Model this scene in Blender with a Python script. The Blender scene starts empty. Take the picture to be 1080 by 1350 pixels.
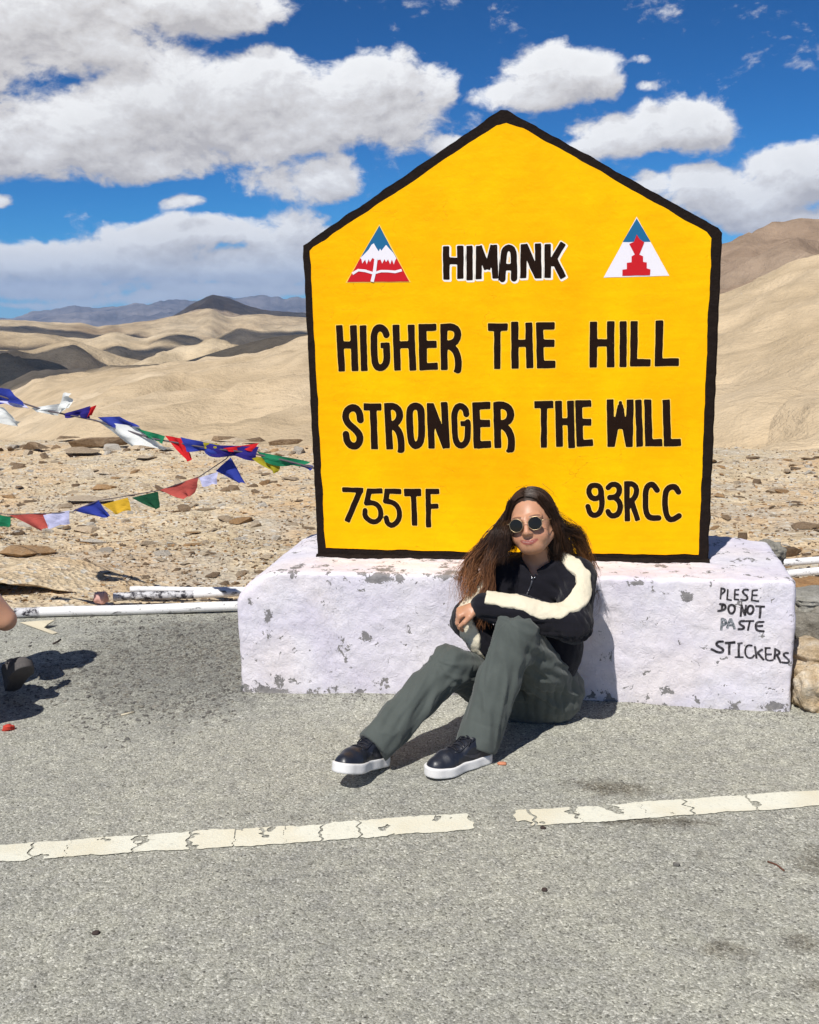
import bpy, bmesh, math, random
import numpy as np
from mathutils import Vector, Matrix
random.seed(7); rng = np.random.default_rng(7)
S = bpy.context.scene
COL = S.collection

# ------------------------------------------------------------------ camera
CP = np.array([.3353, -4.1992, 1.483]); YAW, PIT, ROL, FPX = -.1704, .1846, -.0241, 1436.2
cF = np.array([math.sin(YAW)*math.cos(PIT), math.cos(YAW)*math.cos(PIT), -math.sin(PIT)])
r0 = np.array([math.cos(YAW), -math.sin(YAW), 0.]); u0 = np.cross(r0, cF)
cR = r0*math.cos(ROL)+u0*math.sin(ROL); cU = -r0*math.sin(ROL)+u0*math.cos(ROL)
cam_d = bpy.data.cameras.new('camera'); cam = bpy.data.objects.new('camera', cam_d); COL.objects.link(cam)
cam.matrix_world = Matrix(((cR[0], cU[0], -cF[0], CP[0]), (cR[1], cU[1], -cF[1], CP[1]), (cR[2], cU[2], -cF[2], CP[2]), (0, 0, 0, 1)))
cam_d.sensor_fit = 'HORIZONTAL'; cam_d.sensor_width = 36; cam_d.lens = 36*FPX/1080
cam_d.clip_start = .05; cam_d.clip_end = 60000
S.camera = cam

def ray(x, y): return cF+cR*(x-540)/FPX+cU*(675-y)/FPX
def PZ(x, y, z=0.):
    d = ray(x, y); return CP+d*((z-CP[2])/d[2])
def PY(x, y, Y=0.):
    d = ray(x, y); return CP+d*((Y-CP[1])/d[1])

# ------------------------------------------------------------------ light
SUN_EL = math.radians(54); SUN_H = np.array([-.285, -.958])      # horizontal direction towards the sun
SUN_H = SUN_H/np.linalg.norm(SUN_H)
SUND = np.array([SUN_H[0]*math.cos(SUN_EL), SUN_H[1]*math.cos(SUN_EL), math.sin(SUN_EL)])
sl = bpy.data.lights.new('sun', 'SUN'); sl.energy = 4.9; sl.angle = math.radians(.53); sl.color = (1, .965, .91)
so = bpy.data.objects.new('sun', sl); COL.objects.link(so)
so.rotation_euler = Vector(SUND).to_track_quat('Z', 'Y').to_euler(); so.location = (0, 0, 30)
S.view_settings.view_transform = 'Standard'; S.view_settings.look = 'None'
S.view_settings.exposure = 0.10; S.view_settings.gamma = 1; S.view_settings.use_curve_mapping = False
SKY_STR = .1

# ------------------------------------------------------------------ node helpers
class NT:
    def __init__(s, tree): s.t = tree; s.n = tree.nodes; s.l = tree.links
    def new(s, ty, **k):
        n = s.n.new(ty)
        for a, b in k.items(): setattr(n, a, b)
        return n
    def set(s, sock, v):
        if isinstance(v, bpy.types.NodeSocket): s.l.new(v, sock)
        elif v is not None:
            if hasattr(sock.default_value, '__len__') and not hasattr(v, '__len__'): v = [v]*len(sock.default_value)
            if hasattr(v, '__len__') and len(v) == 3 and len(sock.default_value) == 4: v = (*v, 1)
            sock.default_value = v
    def m(s, op, a, b=None, c=None, clamp=False):
        n = s.new('ShaderNodeMath', operation=op, use_clamp=clamp)
        for i, v in enumerate((a, b, c)):
            if v is not None: s.set(n.inputs[i], v)
        return n.outputs[0]
    def vm(s, op, a, b=None, sc=None):
        n = s.new('ShaderNodeVectorMath', operation=op); s.set(n.inputs[0], a)
        if b is not None: s.set(n.inputs[1], b)
        if sc is not None: s.set(n.inputs['Scale'], sc)
        return n.outputs['Value'] if op in ('LENGTH', 'DOT_PRODUCT', 'DISTANCE') else n.outputs[0]
    def noise(s, vec, scale, detail=4, rough=.55, dist=0., out='Fac', norm=True):
        n = s.new('ShaderNodeTexNoise'); s.set(n.inputs['Vector'], vec); n.normalize = norm
        n.inputs['Scale'].default_value = scale; n.inputs['Detail'].default_value = detail
        n.inputs['Roughness'].default_value = rough; n.inputs['Distortion'].default_value = dist
        return n.outputs[out]
    def vor(s, vec, scale, feature='F1', out='Distance', rnd=1.):
        n = s.new('ShaderNodeTexVoronoi', feature=feature); s.set(n.inputs['Vector'], vec)
        n.inputs['Scale'].default_value = scale; n.inputs['Randomness'].default_value = rnd
        return n.outputs[out]
    def mr(s, v, a, b, c=0., d=1., smooth=False):
        n = s.new('ShaderNodeMapRange'); s.set(n.inputs[0], v)
        if smooth: n.interpolation_type = 'SMOOTHSTEP'
        for i, q in enumerate((a, b, c, d)): s.set(n.inputs[i+1], q)
        return n.outputs[0]
    def mix(s, f, a, b, mode='MIX'):
        n = s.new('ShaderNodeMix', data_type='RGBA', blend_type=mode); s.set(n.inputs[0], f)
        s.set(n.inputs[6], a); s.set(n.inputs[7], b); return n.outputs[2]
    def ramp(s, f, stops):
        n = s.new('ShaderNodeValToRGB'); s.set(n.inputs[0], f); e = n.color_ramp.elements
        while len(e) < len(stops): e.new(.5)
        for i, (p, c) in enumerate(stops): e[i].position = p; e[i].color = (*c, 1) if len(c) == 3 else c
        return n.outputs[0]
    def bump(s, h, strength=.3, dist=.01, prev=None):
        n = s.new('ShaderNodeBump'); s.set(n.inputs['Height'], h); n.inputs['Strength'].default_value = strength
        n.inputs['Distance'].default_value = dist
        if prev is not None: s.l.new(prev, n.inputs['Normal'])
        return n.outputs[0]
    def xyz(s, v):
        n = s.new('ShaderNodeSeparateXYZ'); s.set(n.inputs[0], v); return n.outputs
    def comb(s, x, y, z):
        n = s.new('ShaderNodeCombineXYZ')
        for i, q in enumerate((x, y, z)): s.set(n.inputs[i], q)
        return n.outputs[0]

def mat(name, build=None, color=(.5, .5, .5), rough=.8, metal=0., spec=.3):
    m = bpy.data.materials.new(name); m.use_nodes = True; t = NT(m.node_tree)
    b = m.node_tree.nodes['Principled BSDF']
    b.inputs['Base Color'].default_value = (*color, 1); b.inputs['Roughness'].default_value = rough
    b.inputs['Metallic'].default_value = metal; b.inputs['Specular IOR Level'].default_value = spec
    if build:
        r = build(t, t.new('ShaderNodeTexCoord').outputs['Object']) or {}
        for k, v in r.items():
            t.set(b.inputs[{'c': 'Base Color', 'r': 'Roughness', 'n': 'Normal', 's': 'Specular IOR Level', 'ss': 'Sheen Weight', 'a': 'Alpha', 'sub': 'Subsurface Weight', 'tw': 'Transmission Weight'}[k]], v)
    return m

# ------------------------------------------------------------------ world: Nishita sky with clouds in it
W = bpy.data.worlds.new('World'); S.world = W; W.use_nodes = True
w = NT(W.node_tree); w.n.clear()
def azel(x, y):
    d = ray(x, y); return math.atan2(d[0], d[1]), math.atan2(d[2], math.hypot(d[0], d[1]))
BL = [  # cloud masses: picture position, half sizes, weight
 (70, 20, 210, 68, 1.0), (250, 8, 130, 42, 1.), (150, 70, 130, 30, .8), (-40, 60, 120, 50, .9),
 (-40, 185, 170, 55, 1.), (110, 170, 150, 62, 1.05), (255, 150, 150, 82, 1.1), (340, 130, 80, 65, 1.), (200, 215, 120, 30, .9),
 (430, 150, 110, 58, 1.), (500, 125, 95, 55, 1.05), (585, 120, 40, 40, .75), (430, 235, 62, 34, .95), (520, 165, 85, 45, .95), (350, 245, 60, 30, .6),
 (240, 274, 44, 14, .72), (0, 265, 28, 12, .7), (235, 312, 120, 28, .9), (60, 330, 90, 17, .95), (380, 320, 90, 45, .8), (130, 345, 210, 34, .95), (-60, 345, 90, 26, .9),
 (320, 355, 230, 28, .92), (60, 374, 190, 16, .86), (260, 386, 240, 13, .82), (90, 396, 150, 6, .6),
 (740, 100, 85, 42, 1.05), (700, 122, 72, 26, .95), (790, 118, 50, 26, .85), (850, 76, 26, 8, .55), (862, 115, 22, 10, .55), (590, 195, 34, 15, .8),
 (905, 165, 80, 38, 1.05), (840, 185, 90, 28, .95), (785, 200, 45, 18, .75), (760, 215, 30, 18, .6),
 (1060, 225, 75, 45, 1.05), (985, 262, 110, 40, 1.0), (930, 240, 60, 22, .9), (860, 246, 40, 18, .85), (1050, 290, 120, 26, .9), (1180, 220, 120, 60, 1.),
]
g = bpy.data.node_groups.new('cloud_density', 'ShaderNodeTree')
g.interface.new_socket('Vector', in_out='INPUT', socket_type='NodeSocketVector')
g.interface.new_socket('Density', in_out='OUTPUT', socket_type='NodeSocketFloat')
g.interface.new_socket('Mask', in_out='OUTPUT', socket_type='NodeSocketFloat')
t = NT(g); gi = t.new('NodeGroupInput').outputs[0]; go = t.new('NodeGroupOutput')
x, y, z = t.xyz(gi)[0:3]
hyp = t.m('SQRT', t.m('ADD', t.m('MULTIPLY', x, x), t.m('MULTIPLY', y, y)))
az = t.m('ARCTAN2', x, y); el = t.m('ARCTAN2', z, hyp)
wv = t.noise(gi, 9., 3, .6, 0, 'Color'); wx = t.xyz(wv)
az2 = t.m('MULTIPLY_ADD', t.m('SUBTRACT', wx[0], .5), .055, az); el2 = t.m('MULTIPLY_ADD', t.m('SUBTRACT', wx[1], .5), .035, el)
pv = t.comb(az2, el2, 0.)
acc = None
for (bx, by, rx, ry, wt) in BL:
    a, e = azel(bx, by)
    q = t.vm('MULTIPLY', t.vm('SUBTRACT', pv, (a, e, 0)), (FPX/rx/1.15, FPX/ry/1.15, 0))
    L = t.vm('DOT_PRODUCT', q, q)
    v = t.m('MULTIPLY', t.m('SUBTRACT', 1., L, clamp=True), wt)
    acc = v if acc is None else t.m('SMOOTH_MAX', acc, v, .25)
# elsewhere in the sky: the same kind of fair-weather cumulus, perspective-flattened towards the horizon
den = t.m('ADD', t.m('MAXIMUM', z, 0.), .12)
pl = t.comb(t.m('DIVIDE', x, den), t.m('DIVIDE', y, den), 3.)
gen = t.mr(t.noise(pl, 1.1, 2, .5), .56, .74, 0., 1.05)
azc = azel(540, 300)[0]
inf = t.m('MULTIPLY', t.mr(t.m('ABSOLUTE', t.m('SUBTRACT', az, azc)), .43, .55, 1., 0.), t.mr(el, .36, .46, 1., 0.))
mask = t.m('ADD', t.m('MULTIPLY', acc, inf), t.m('MULTIPLY', gen, t.m('SUBTRACT', 1., inf)))
sv = t.comb(t.m('MULTIPLY', az, 1.), t.m('MULTIPLY', el, 1.5), 0.)
f1 = t.noise(sv, 16., 10, .62, .3); f2 = t.noise(sv, 60., 6, .62, .4)
fb = t.m('ADD', t.m('MULTIPLY', t.m('SUBTRACT', f1, .5), 1.65), t.m('MULTIPLY', t.m('SUBTRACT', f2, .5), .55))
dens = t.m('ADD', mask, t.m('MULTIPLY', fb, .95))
g.links.new(dens, go.inputs[0]); g.links.new(mask, go.inputs[1])

sky = w.new('ShaderNodeTexSky'); sky.sky_type = 'NISHITA'; sky.sun_disc = False
sky.sun_elevation = SUN_EL; sky.sun_rotation = math.atan2(SUND[0], SUND[1]); sky.altitude = 4800
sky.air_density = 1.0; sky.dust_density = .3; sky.ozone_density = 2.0
gen_v = w.new('ShaderNodeTexCoord').outputs['Generated']
def cgrp(v):
    n = w.new('ShaderNodeGroup'); n.node_tree = g; w.set(n.inputs[0], v); return n.outputs[0]
dn = cgrp(gen_v)
du = cgrp(w.vm('ADD', gen_v, (-.008, 0, .02))); du2 = cgrp(w.vm('ADD', gen_v, (-.002, 0, .006)))
alpha = w.mr(dn, .26, .64, 0., 1., True)
lit = w.m('ADD', w.m('MULTIPLY', w.m('SUBTRACT', dn, du), 1.1), w.m('MULTIPLY', w.m('SUBTRACT', dn, du2), .55))
lit = w.m('ADD', .50, lit, clamp=True)
thick = w.mr(dn, .5, 1.3, 1., .86)
K = 1/SKY_STR
cc = w.ramp(lit, [(0., (.62, .595, .595)), (.40, (.82, .795, .785)), (.72, (.95, .94, .945)), (1., (1.12, 1.12, 1.12))])
cc = w.vm('SCALE', w.vm('SCALE', cc, sc=thick), sc=8.6)
hs = w.new('ShaderNodeHueSaturation'); hs.inputs['Saturation'].default_value = 1.1; hs.inputs['Value'].default_value = .98
w.l.new(sky.outputs[0], hs.inputs['Color'])
gm = w.new('ShaderNodeGamma'); w.l.new(w.vm('SCALE', hs.outputs[0], sc=SKY_STR), gm.inputs[0]); gm.inputs[1].default_value = 1.38
skc = w.vm('SCALE', w.vm('MULTIPLY', gm.outputs[0], (.26, .86, 1.08)), sc=1/SKY_STR)
zz = w.xyz(gen_v)[2]
far_h = w.mr(zz, 0., .07, .72, 0., True)                       # low clouds dissolve in the distance
skc = w.mix(w.m('MULTIPLY', far_h, .8), skc, (4.4, 6.5, 9.0)); cc = w.mix(far_h, cc, (7.0, 7.7, 8.6))
alpha = w.m('MULTIPLY', alpha, w.mr(zz, -.01, .015, .45, 1.))
tot = w.mix(alpha, skc, cc)
bg = w.new('ShaderNodeBackground'); w.l.new(tot, bg.inputs[0]); bg.inputs[1].default_value = SKY_STR
w.l.new(bg.outputs[0], w.new('ShaderNodeOutputWorld').inputs[0])

# ------------------------------------------------------------------ numpy noise
_pt = rng.permutation(512).astype(np.int64); _gr = rng.normal(size=(512, 3)); _gr /= np.linalg.norm(_gr, axis=1)[:, None]
def perlin(P):
    P = np.atleast_2d(P); i = np.floor(P).astype(np.int64); f = P-i; u = f*f*f*(f*(f*6-15)+10); out = 0.
    for dx in (0, 1):
        for dy in (0, 1):
            for dz in (0, 1):
                h = _pt[(_pt[(_pt[(i[:, 0]+dx) & 511]+i[:, 1]+dy) & 511]+i[:, 2]+dz) & 511]
                gr = _gr[h]; d = f-np.array([dx, dy, dz])
                wgt = (u[:, 0] if dx else 1-u[:, 0])*(u[:, 1] if dy else 1-u[:, 1])*(u[:, 2] if dz else 1-u[:, 2])
                out = out+wgt*(gr*d).sum(1)
    return out*1.5
def fbm(P, o=4, g_=.5):
    P = np.atleast_2d(P); a = 1.; s = 0.; f = 1.
    for k in range(o): s = s+a*perlin(P*f+k*17.3); a *= g_; f *= 2.03
    return s

# ------------------------------------------------------------------ object helpers
def tag(o, label=None, cat=None, group=None, kind=None):
    if label: o['label'] = label
    if cat: o['category'] = cat
    if group: o['group'] = group
    if kind: o['kind'] = kind
    return o
def empty(name, loc=(0, 0, 0)):
    o = bpy.data.objects.new(name, None); COL.objects.link(o); o.location = loc; o.empty_display_size = .1; return o
def link(name, me, parent=None):
    o = bpy.data.objects.new(name, me); COL.objects.link(o)
    if parent is not None:
        o.parent = parent
        if not getattr(parent, '_x', False):
            p = parent; off = Vector((0, 0, 0))
            while p is not None: off += p.location; p = p.parent
            o.location = -off
    return o
def mesh(name, V, Fc, m, smooth=True, mi=None):
    me = bpy.data.meshes.new(name); V = np.asarray(V, float)
    if isinstance(Fc, np.ndarray):
        n, k = Fc.shape; me.vertices.add(len(V)); me.vertices.foreach_set('co', V.ravel())
        me.loops.add(n*k); me.loops.foreach_set('vertex_index', Fc.ravel().astype(np.int32))
        me.polygons.add(n); me.polygons.foreach_set('loop_start', np.arange(0, n*k, k, dtype=np.int32))
        me.polygons.foreach_set('loop_total', np.full(n, k, np.int32)); me.update(calc_edges=True)
    else:
        me.from_pydata([tuple(v) for v in V], [], [tuple(int(q) for q in f) for f in Fc]); me.update()
    for mm in (m if isinstance(m, (list, tuple)) else [m]): me.materials.append(mm)
    me.polygons.foreach_set('use_smooth', np.full(len(me.polygons), smooth))
    if mi is not None: me.polygons.foreach_set('material_index', np.asarray(mi, np.int32))
    me.validate(); return me
def ob(name, V, Fc, m, parent=None, smooth=True, mi=None): return link(name, mesh(name, V, Fc, m, smooth, mi), parent)
def vcol(me, C, name='tint'):
    a = me.color_attributes.new(name, 'FLOAT_COLOR', 'POINT'); C = np.asarray(C, float)
    if C.shape[1] == 3: C = np.c_[C, np.ones(len(C))]
    a.data.foreach_set('color', C.ravel())
def vnorm(V, Fc):
    N = np.zeros_like(V); a, b, c = V[Fc[:, 0]], V[Fc[:, 1]], V[Fc[:, 2]]; n = np.cross(b-a, c-a)
    for k in range(Fc.shape[1]): np.add.at(N, Fc[:, k], n)
    return N/(np.linalg.norm(N, axis=1)[:, None]+1e-12)

# ------------------------------------------------------------------ signed distance modelling
def rc(a, b, r1, r2):
    a = np.array(a, float); b = np.array(b, float); ab = b-a; L = ab@ab+1e-12
    def f(P):
        t_ = np.clip((P-a)@ab/L, 0, 1); return np.linalg.norm(P-a-t_[:, None]*ab, axis=1)-(r1+(r2-r1)*t_)
    return f
def chain(pts, rs): return [rc(pts[i], pts[i+1], rs[i], rs[i+1]) for i in range(len(pts)-1)]
def ell(c, r, R=None):
    c = np.array(c, float); r = np.array(r, float)
    def f(P):
        q = P-c
        if R is not None: q = q@R
        k0 = np.linalg.norm(q/r, axis=1); k1 = np.linalg.norm(q/(r*r), axis=1)+1e-9
        return k0*(k0-1)/k1
    return f
def smin(a, b, k):
    h = np.clip(.5+.5*(b-a)/k, 0, 1); return b*(1-h)+a*h-k*h*(1-h)
def U(fs, k=.02):
    def f(P):
        d = fs[0](P)
        for q in fs[1:]: d = smin(d, q(P), k) if k > 0 else np.minimum(d, q(P))
        return d
    return f
def nets(f, lo, hi, h, N=8):
    lo = np.array(lo, float); hi = np.array(hi, float); nb = np.ceil((hi-lo)/(h*N)).astype(int)
    I = np.stack(np.meshgrid(*[np.arange(q) for q in nb], indexing='ij'), -1).reshape(-1, 3)
    d = f(lo+(I+.5)*N*h); I = I[np.abs(d) < N*h*.5*1.75*1.5]
    c9 = np.stack(np.meshgrid(*[np.arange(N+1)]*3, indexing='ij'), -1).reshape(-1, 3)
    G = nb*N+2; Ks = []; Vs = []; Q = []
    for s in range(0, len(I), 1200):
        B = I[s:s+1200]; P = lo+((B[:, None]*N+c9[None])*h).reshape(-1, 3); v = f(P).reshape(-1, N+1, N+1, N+1)
        v = np.where(v == 0, 1e-9, v); sg = v < 0
        C = {}
        for i in (0, 1):
            for j in (0, 1):
                for k in (0, 1): C[i, j, k] = (slice(None), slice(i, N+i), slice(j, N+j), slice(k, N+k))
        act = np.zeros((len(B), N, N, N), bool); num = np.zeros((len(B), N, N, N)); pos = np.zeros((len(B), N, N, N, 3))
        for ax in range(3):
            for p in (0, 1):
                for q in (0, 1):
                    a = [p, q]; a.insert(ax, 0); b = [p, q]; b.insert(ax, 1)
                    va, vb = v[C[tuple(a)]], v[C[tuple(b)]]; cr = (va < 0) != (vb < 0)
                    tt = np.where(cr, va/(va-vb+1e-20), 0); act |= cr; num += cr
                    for d_ in range(3): pos[..., d_] += np.where(cr, (tt if d_ == ax else a[d_]), 0)
        bi, ci, cj, ck = np.nonzero(act); cell = B[bi]*N+np.stack([ci, cj, ck], 1)
        pp = pos[bi, ci, cj, ck]/num[bi, ci, cj, ck][:, None]
        Ks.append(((cell[:, 0]+1)*G[1]+cell[:, 1]+1)*G[2]+cell[:, 2]+1); Vs.append(lo+(cell+pp)*h)
        for ax in range(3):
            a = [slice(0, N)]*3; b = list(a); b[ax] = slice(1, N+1)
            sa = sg[(slice(None), *a)]; sb = sg[(slice(None), *b)]
            bi, ci, cj, ck = np.nonzero(sa != sb); e = B[bi]*N+np.stack([ci, cj, ck], 1); inside = sa[bi, ci, cj, ck]
            o1, o2 = [(1, 2), (2, 0), (0, 1)][ax]; qs = []
            for (s1, s2) in ((-1, -1), (0, -1), (0, 0), (-1, 0)):
                c_ = e.copy(); c_[:, o1] += s1; c_[:, o2] += s2
                qs.append(((c_[:, 0]+1)*G[1]+c_[:, 1]+1)*G[2]+c_[:, 2]+1)
            q_ = np.stack(qs, 1); q_[~inside] = q_[~inside][:, ::-1]; Q.append(q_)
    K_ = np.concatenate(Ks); V = np.concatenate(Vs); Q = np.concatenate(Q); o = np.argsort(K_); K_ = K_[o]; V = V[o]
    ix = np.searchsorted(K_, Q); ix = np.minimum(ix, len(K_)-1); ok = (K_[ix] == Q).all(1)
    return V, ix[ok].astype(np.int32)

# ------------------------------------------------------------------ flat painted shapes
def seg2(P, a, b, w0, w1=None, flat=True):
    a = np.array(a, float); b = np.array(b, float); ab = b-a; L = np.linalg.norm(ab)+1e-9; d = ab/L; n = np.array([-d[1], d[0]])
    w1 = w0 if w1 is None else w1
    q = P-a; u = q@d; v = np.abs(q@n); wu = (w0+(w1-w0)*np.clip(u/L, 0, 1))/2
    if flat:
        dx = np.maximum(-u, u-L); dy = v-wu; return np.minimum(np.maximum(dx, dy), 0)+np.hypot(np.maximum(dx, 0), np.maximum(dy, 0))
    return np.hypot(np.maximum(np.maximum(-u, u-L), 0), v)-wu
def msq(fn, lo, hi, h):
    """filled region fn<0 as clean polygons (marching squares)"""
    nx = int((hi[0]-lo[0])/h)+2; ny = int((hi[1]-lo[1])/h)+2
    X, Yg = np.meshgrid(lo[0]+np.arange(nx)*h, lo[1]+np.arange(ny)*h, indexing='ij')
    v = fn(np.stack([X.ravel(), Yg.ravel()], 1)).reshape(nx, ny); v = np.where(np.abs(v) < 1e-7, 1e-7, v)
    vid = {}; V = []; Fc = []
    def key(k, p):
        if k not in vid: vid[k] = len(V); V.append(p)
        return vid[k]
    ins = v < 0; any_ = ins[:-1, :-1] | ins[1:, :-1] | ins[:-1, 1:] | ins[1:, 1:]
    full = ins[:-1, :-1] & ins[1:, :-1] & ins[:-1, 1:] & ins[1:, 1:]
    for i, j in zip(*np.nonzero(any_)):
        cs = [(i, j), (i+1, j), (i+1, j+1), (i, j+1)]; poly = []
        for k in range(4):
            a, b = cs[k], cs[(k+1) % 4]; va, vb = v[a], v[b]
            if va < 0: poly.append(key(a, (X[a], Yg[a])))
            if (va < 0) != (vb < 0):
                t_ = va/(va-vb); poly.append(key((min(a, b), max(a, b)), (X[a]+(X[b]-X[a])*t_, Yg[a]+(Yg[b]-Yg[a])*t_)))
        if len(poly) >= 3: Fc.append(poly)
    return np.array(V), Fc
def slab_mesh(name, V2, Fc, to3, m):
    return mesh(name, [to3(*p) for p in V2], Fc, m, False)
# ================================================================== MATERIALS OF THE SETTING
def b_asphalt(t, o):
    warp = t.vm('ADD', o, t.vm('SCALE', t.vm('SUBTRACT', t.noise(o, 60, 2, .5, 0, 'Color'), (.5, .5, .5)), sc=.006))
    cell = t.vor(warp, 185, 'F1', 'Color'); cr_ = t.xyz(cell)
    cell2 = t.vor(warp, 420, 'F1', 'Color'); c2 = t.xyz(cell2)
    dist = t.vor(warp, 185, 'F1', 'Distance')
    base = t.ramp(cr_[0], [(0., (.15, .148, .124)), (.14, (.262, .26, .222)), (.5, (.332, .33, .285)), (.84, (.39, .386, .336)), (1., (.57, .565, .50))])
    fine = t.ramp(c2[1], [(0., (.76, .76, .76)), (.5, (1, 1, 1)), (1., (1.24, 1.24, 1.22))])
    c = t.mix(1., base, fine, 'MULTIPLY')
    big = t.noise(o, 1.3, 4, .6); c = t.mix(1., c, t.ramp(big, [(.3, (.90, .90, .91)), (.7, (1.09, 1.08, 1.05))]), 'MULTIPLY')
    mid = t.noise(o, 16, 4, .65); c = t.mix(1., c, t.ramp(mid, [(.35, (.86, .86, .88)), (.65, (1.1, 1.1, 1.08))]), 'MULTIPLY')
    pits = t.m('MULTIPLY', t.mr(t.vor(o, 38, 'F1', 'Distance'), .10, .17, 1., 0.), t.mr(t.noise(o, 9, 2), .5, .6))
    c = t.mix(t.m('MULTIPLY', pits, .85), c, (.03, .028, .026))
    lo_ = t.vm('LENGTH', t.vm('MULTIPLY', t.vm('SUBTRACT', o, (-1.35, .12, 0)), (1.25, 1.3, 0)))
    la = t.mr(t.m('ADD', lo_, t.m('MULTIPLY', t.m('SUBTRACT', t.noise(o, 4, 4, .6), .5), 1.2)), .55, 1.05, .55, 0., True); c = t.mix(la, c, t.mix(1., c, (.42, .42, .44), 'MULTIPLY'))
    # brown oil and tea stains at their own places
    for (px, py, rx, ry, k) in ((805, 1040, .17, .07, 1.), (840, 1084, .24, .040, 1.), (905, 1086, .10, .03, .7), (1085, 1140, .09, .10, .95), (955, 1255, .07, .05, .8), (1060, 1245, .06, .05, .8), (1075, 1300, .06, .04, .7), (930, 1130, .05, .03, .35)):
        q = PZ(px, py); v = t.vm('MULTIPLY', t.vm('SUBTRACT', o, tuple(q)), (1/rx, 1/ry, 0))
        L = t.vm('LENGTH', v); n = t.noise(o, 22, 4, .7)
        a = t.mr(t.m('ADD', L, t.m('MULTIPLY', t.m('SUBTRACT', n, .5), 2.2)), .25, 1.15, k*.8, 0., True)
        a = t.m('MULTIPLY', a, t.mr(t.noise(o, 160, 2, .6), .35, .6, .35, 1.))
        c = t.mix(a, c, t.mix(1., c, (.24, .20, .15), 'MULTIPLY'))
    h = t.m('ADD', t.m('MULTIPLY', dist, -1.), t.m('MULTIPLY', t.noise(o, 420, 3, .7), .35))
    n = t.bump(h, .7, .003); n = t.bump(t.noise(o, 12, 4, .6), .25, .012, n)
    return {'c': c, 'n': n, 'r': .88}
M_asph = mat('asphalt', b_asphalt, spec=.25)
def b_soil(t, o):
    n1 = t.noise(o, .55, 5, .6); n2 = t.noise(o, 7, 5, .65); n3 = t.noise(o, 60, 4, .7)
    c = t.ramp(n1, [(.3, (.54, .43, .275)), (.5, (.65, .535, .365)), (.7, (.61, .46, .285))])
    c = t.mix(1., c, t.ramp(n2, [(.3, (.72, .70, .68)), (.5, (1, 1, 1)), (.72, (1.18, 1.18, 1.2))]), 'MULTIPLY')
    c = t.mix(1., c, t.ramp(n3, [(.3, (.66, .64, .62)), (.5, (1, 1, 1)), (.7, (1.22, 1.22, 1.22))]), 'MULTIPLY')
    cel = t.xyz(t.vor(o, 32, 'F1', 'Color'))[0]
    orr = t.m('MULTIPLY', t.mr(t.noise(o, .9, 4, .6), .48, .62), .6); c = t.mix(orr, c, (.60, .39, .20))
    gy = t.m('MULTIPLY', t.mr(t.noise(t.vm('ADD', o, (7, 3, 0)), 1.1, 4, .6), .5, .64), .55); c = t.mix(gy, c, (.47, .43, .36))
    c = t.mix(t.mr(cel, .85, .95), c, (.62, .57, .48)); c = t.mix(t.m('MULTIPLY', t.mr(cel, .10, .02), .7), c, (.24, .17, .12))
    n = t.bump(n3, .7, .02); n = t.bump(t.vor(o, 32, 'F1', 'Distance'), .6, .02, n)
    return {'c': c, 'n': n, 'r': .95}
M_soil = mat('stony_soil', b_soil, spec=.1)
def rockmat(name, c1, c2, c3, sc=9):
    def b(t, o):
        rnd = t.new('ShaderNodeObjectInfo').outputs['Random']; oo = t.vm('ADD', o, t.comb(t.m('MULTIPLY', rnd, 37.), 0., 0.))
        n = t.noise(oo, sc, 6, .65); n2 = t.noise(oo, sc*9, 4, .7)
        c = t.ramp(n, [(.3, c1), (.5, c2), (.7, c3)])
        c = t.mix(1., c, t.ramp(n2, [(.3, (.7, .7, .7)), (.7, (1.25, 1.25, 1.25))]), 'MULTIPLY')
        c = t.mix(1., c, t.ramp(rnd, [(0., (.72, .68, .64)), (.5, (1, 1, 1)), (1., (1.18, 1.15, 1.1))]), 'MULTIPLY')
        return {'c': c, 'n': t.bump(t.m('ADD', n, t.m('MULTIPLY', n2, .4)), .8, .03), 'r': .9}
    return mat(name, b, spec=.2)
M_rock = [rockmat('brown_rock', (.17, .115, .07), (.27, .19, .12), (.36, .27, .18)), rockmat('tan_rock', (.44, .34, .23), (.56, .45, .32), (.64, .55, .42)),
          rockmat('pale_rock', (.50, .46, .39), (.62, .57, .49), (.70, .66, .58)), rockmat('ochre_rock', (.36, .20, .09), (.45, .28, .14), (.50, .36, .22))]
M_granite = rockmat('granite', (.36, .25, .13), (.55, .44, .30), (.66, .60, .50), 14)
M_conc = rockmat('grey_concrete', (.20, .19, .16), (.32, .31, .27), (.42, .41, .37), 12)
M_gravel = rockmat('grey_gravel', (.13, .13, .125), (.24, .24, .225), (.42, .41, .38), 30)
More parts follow.
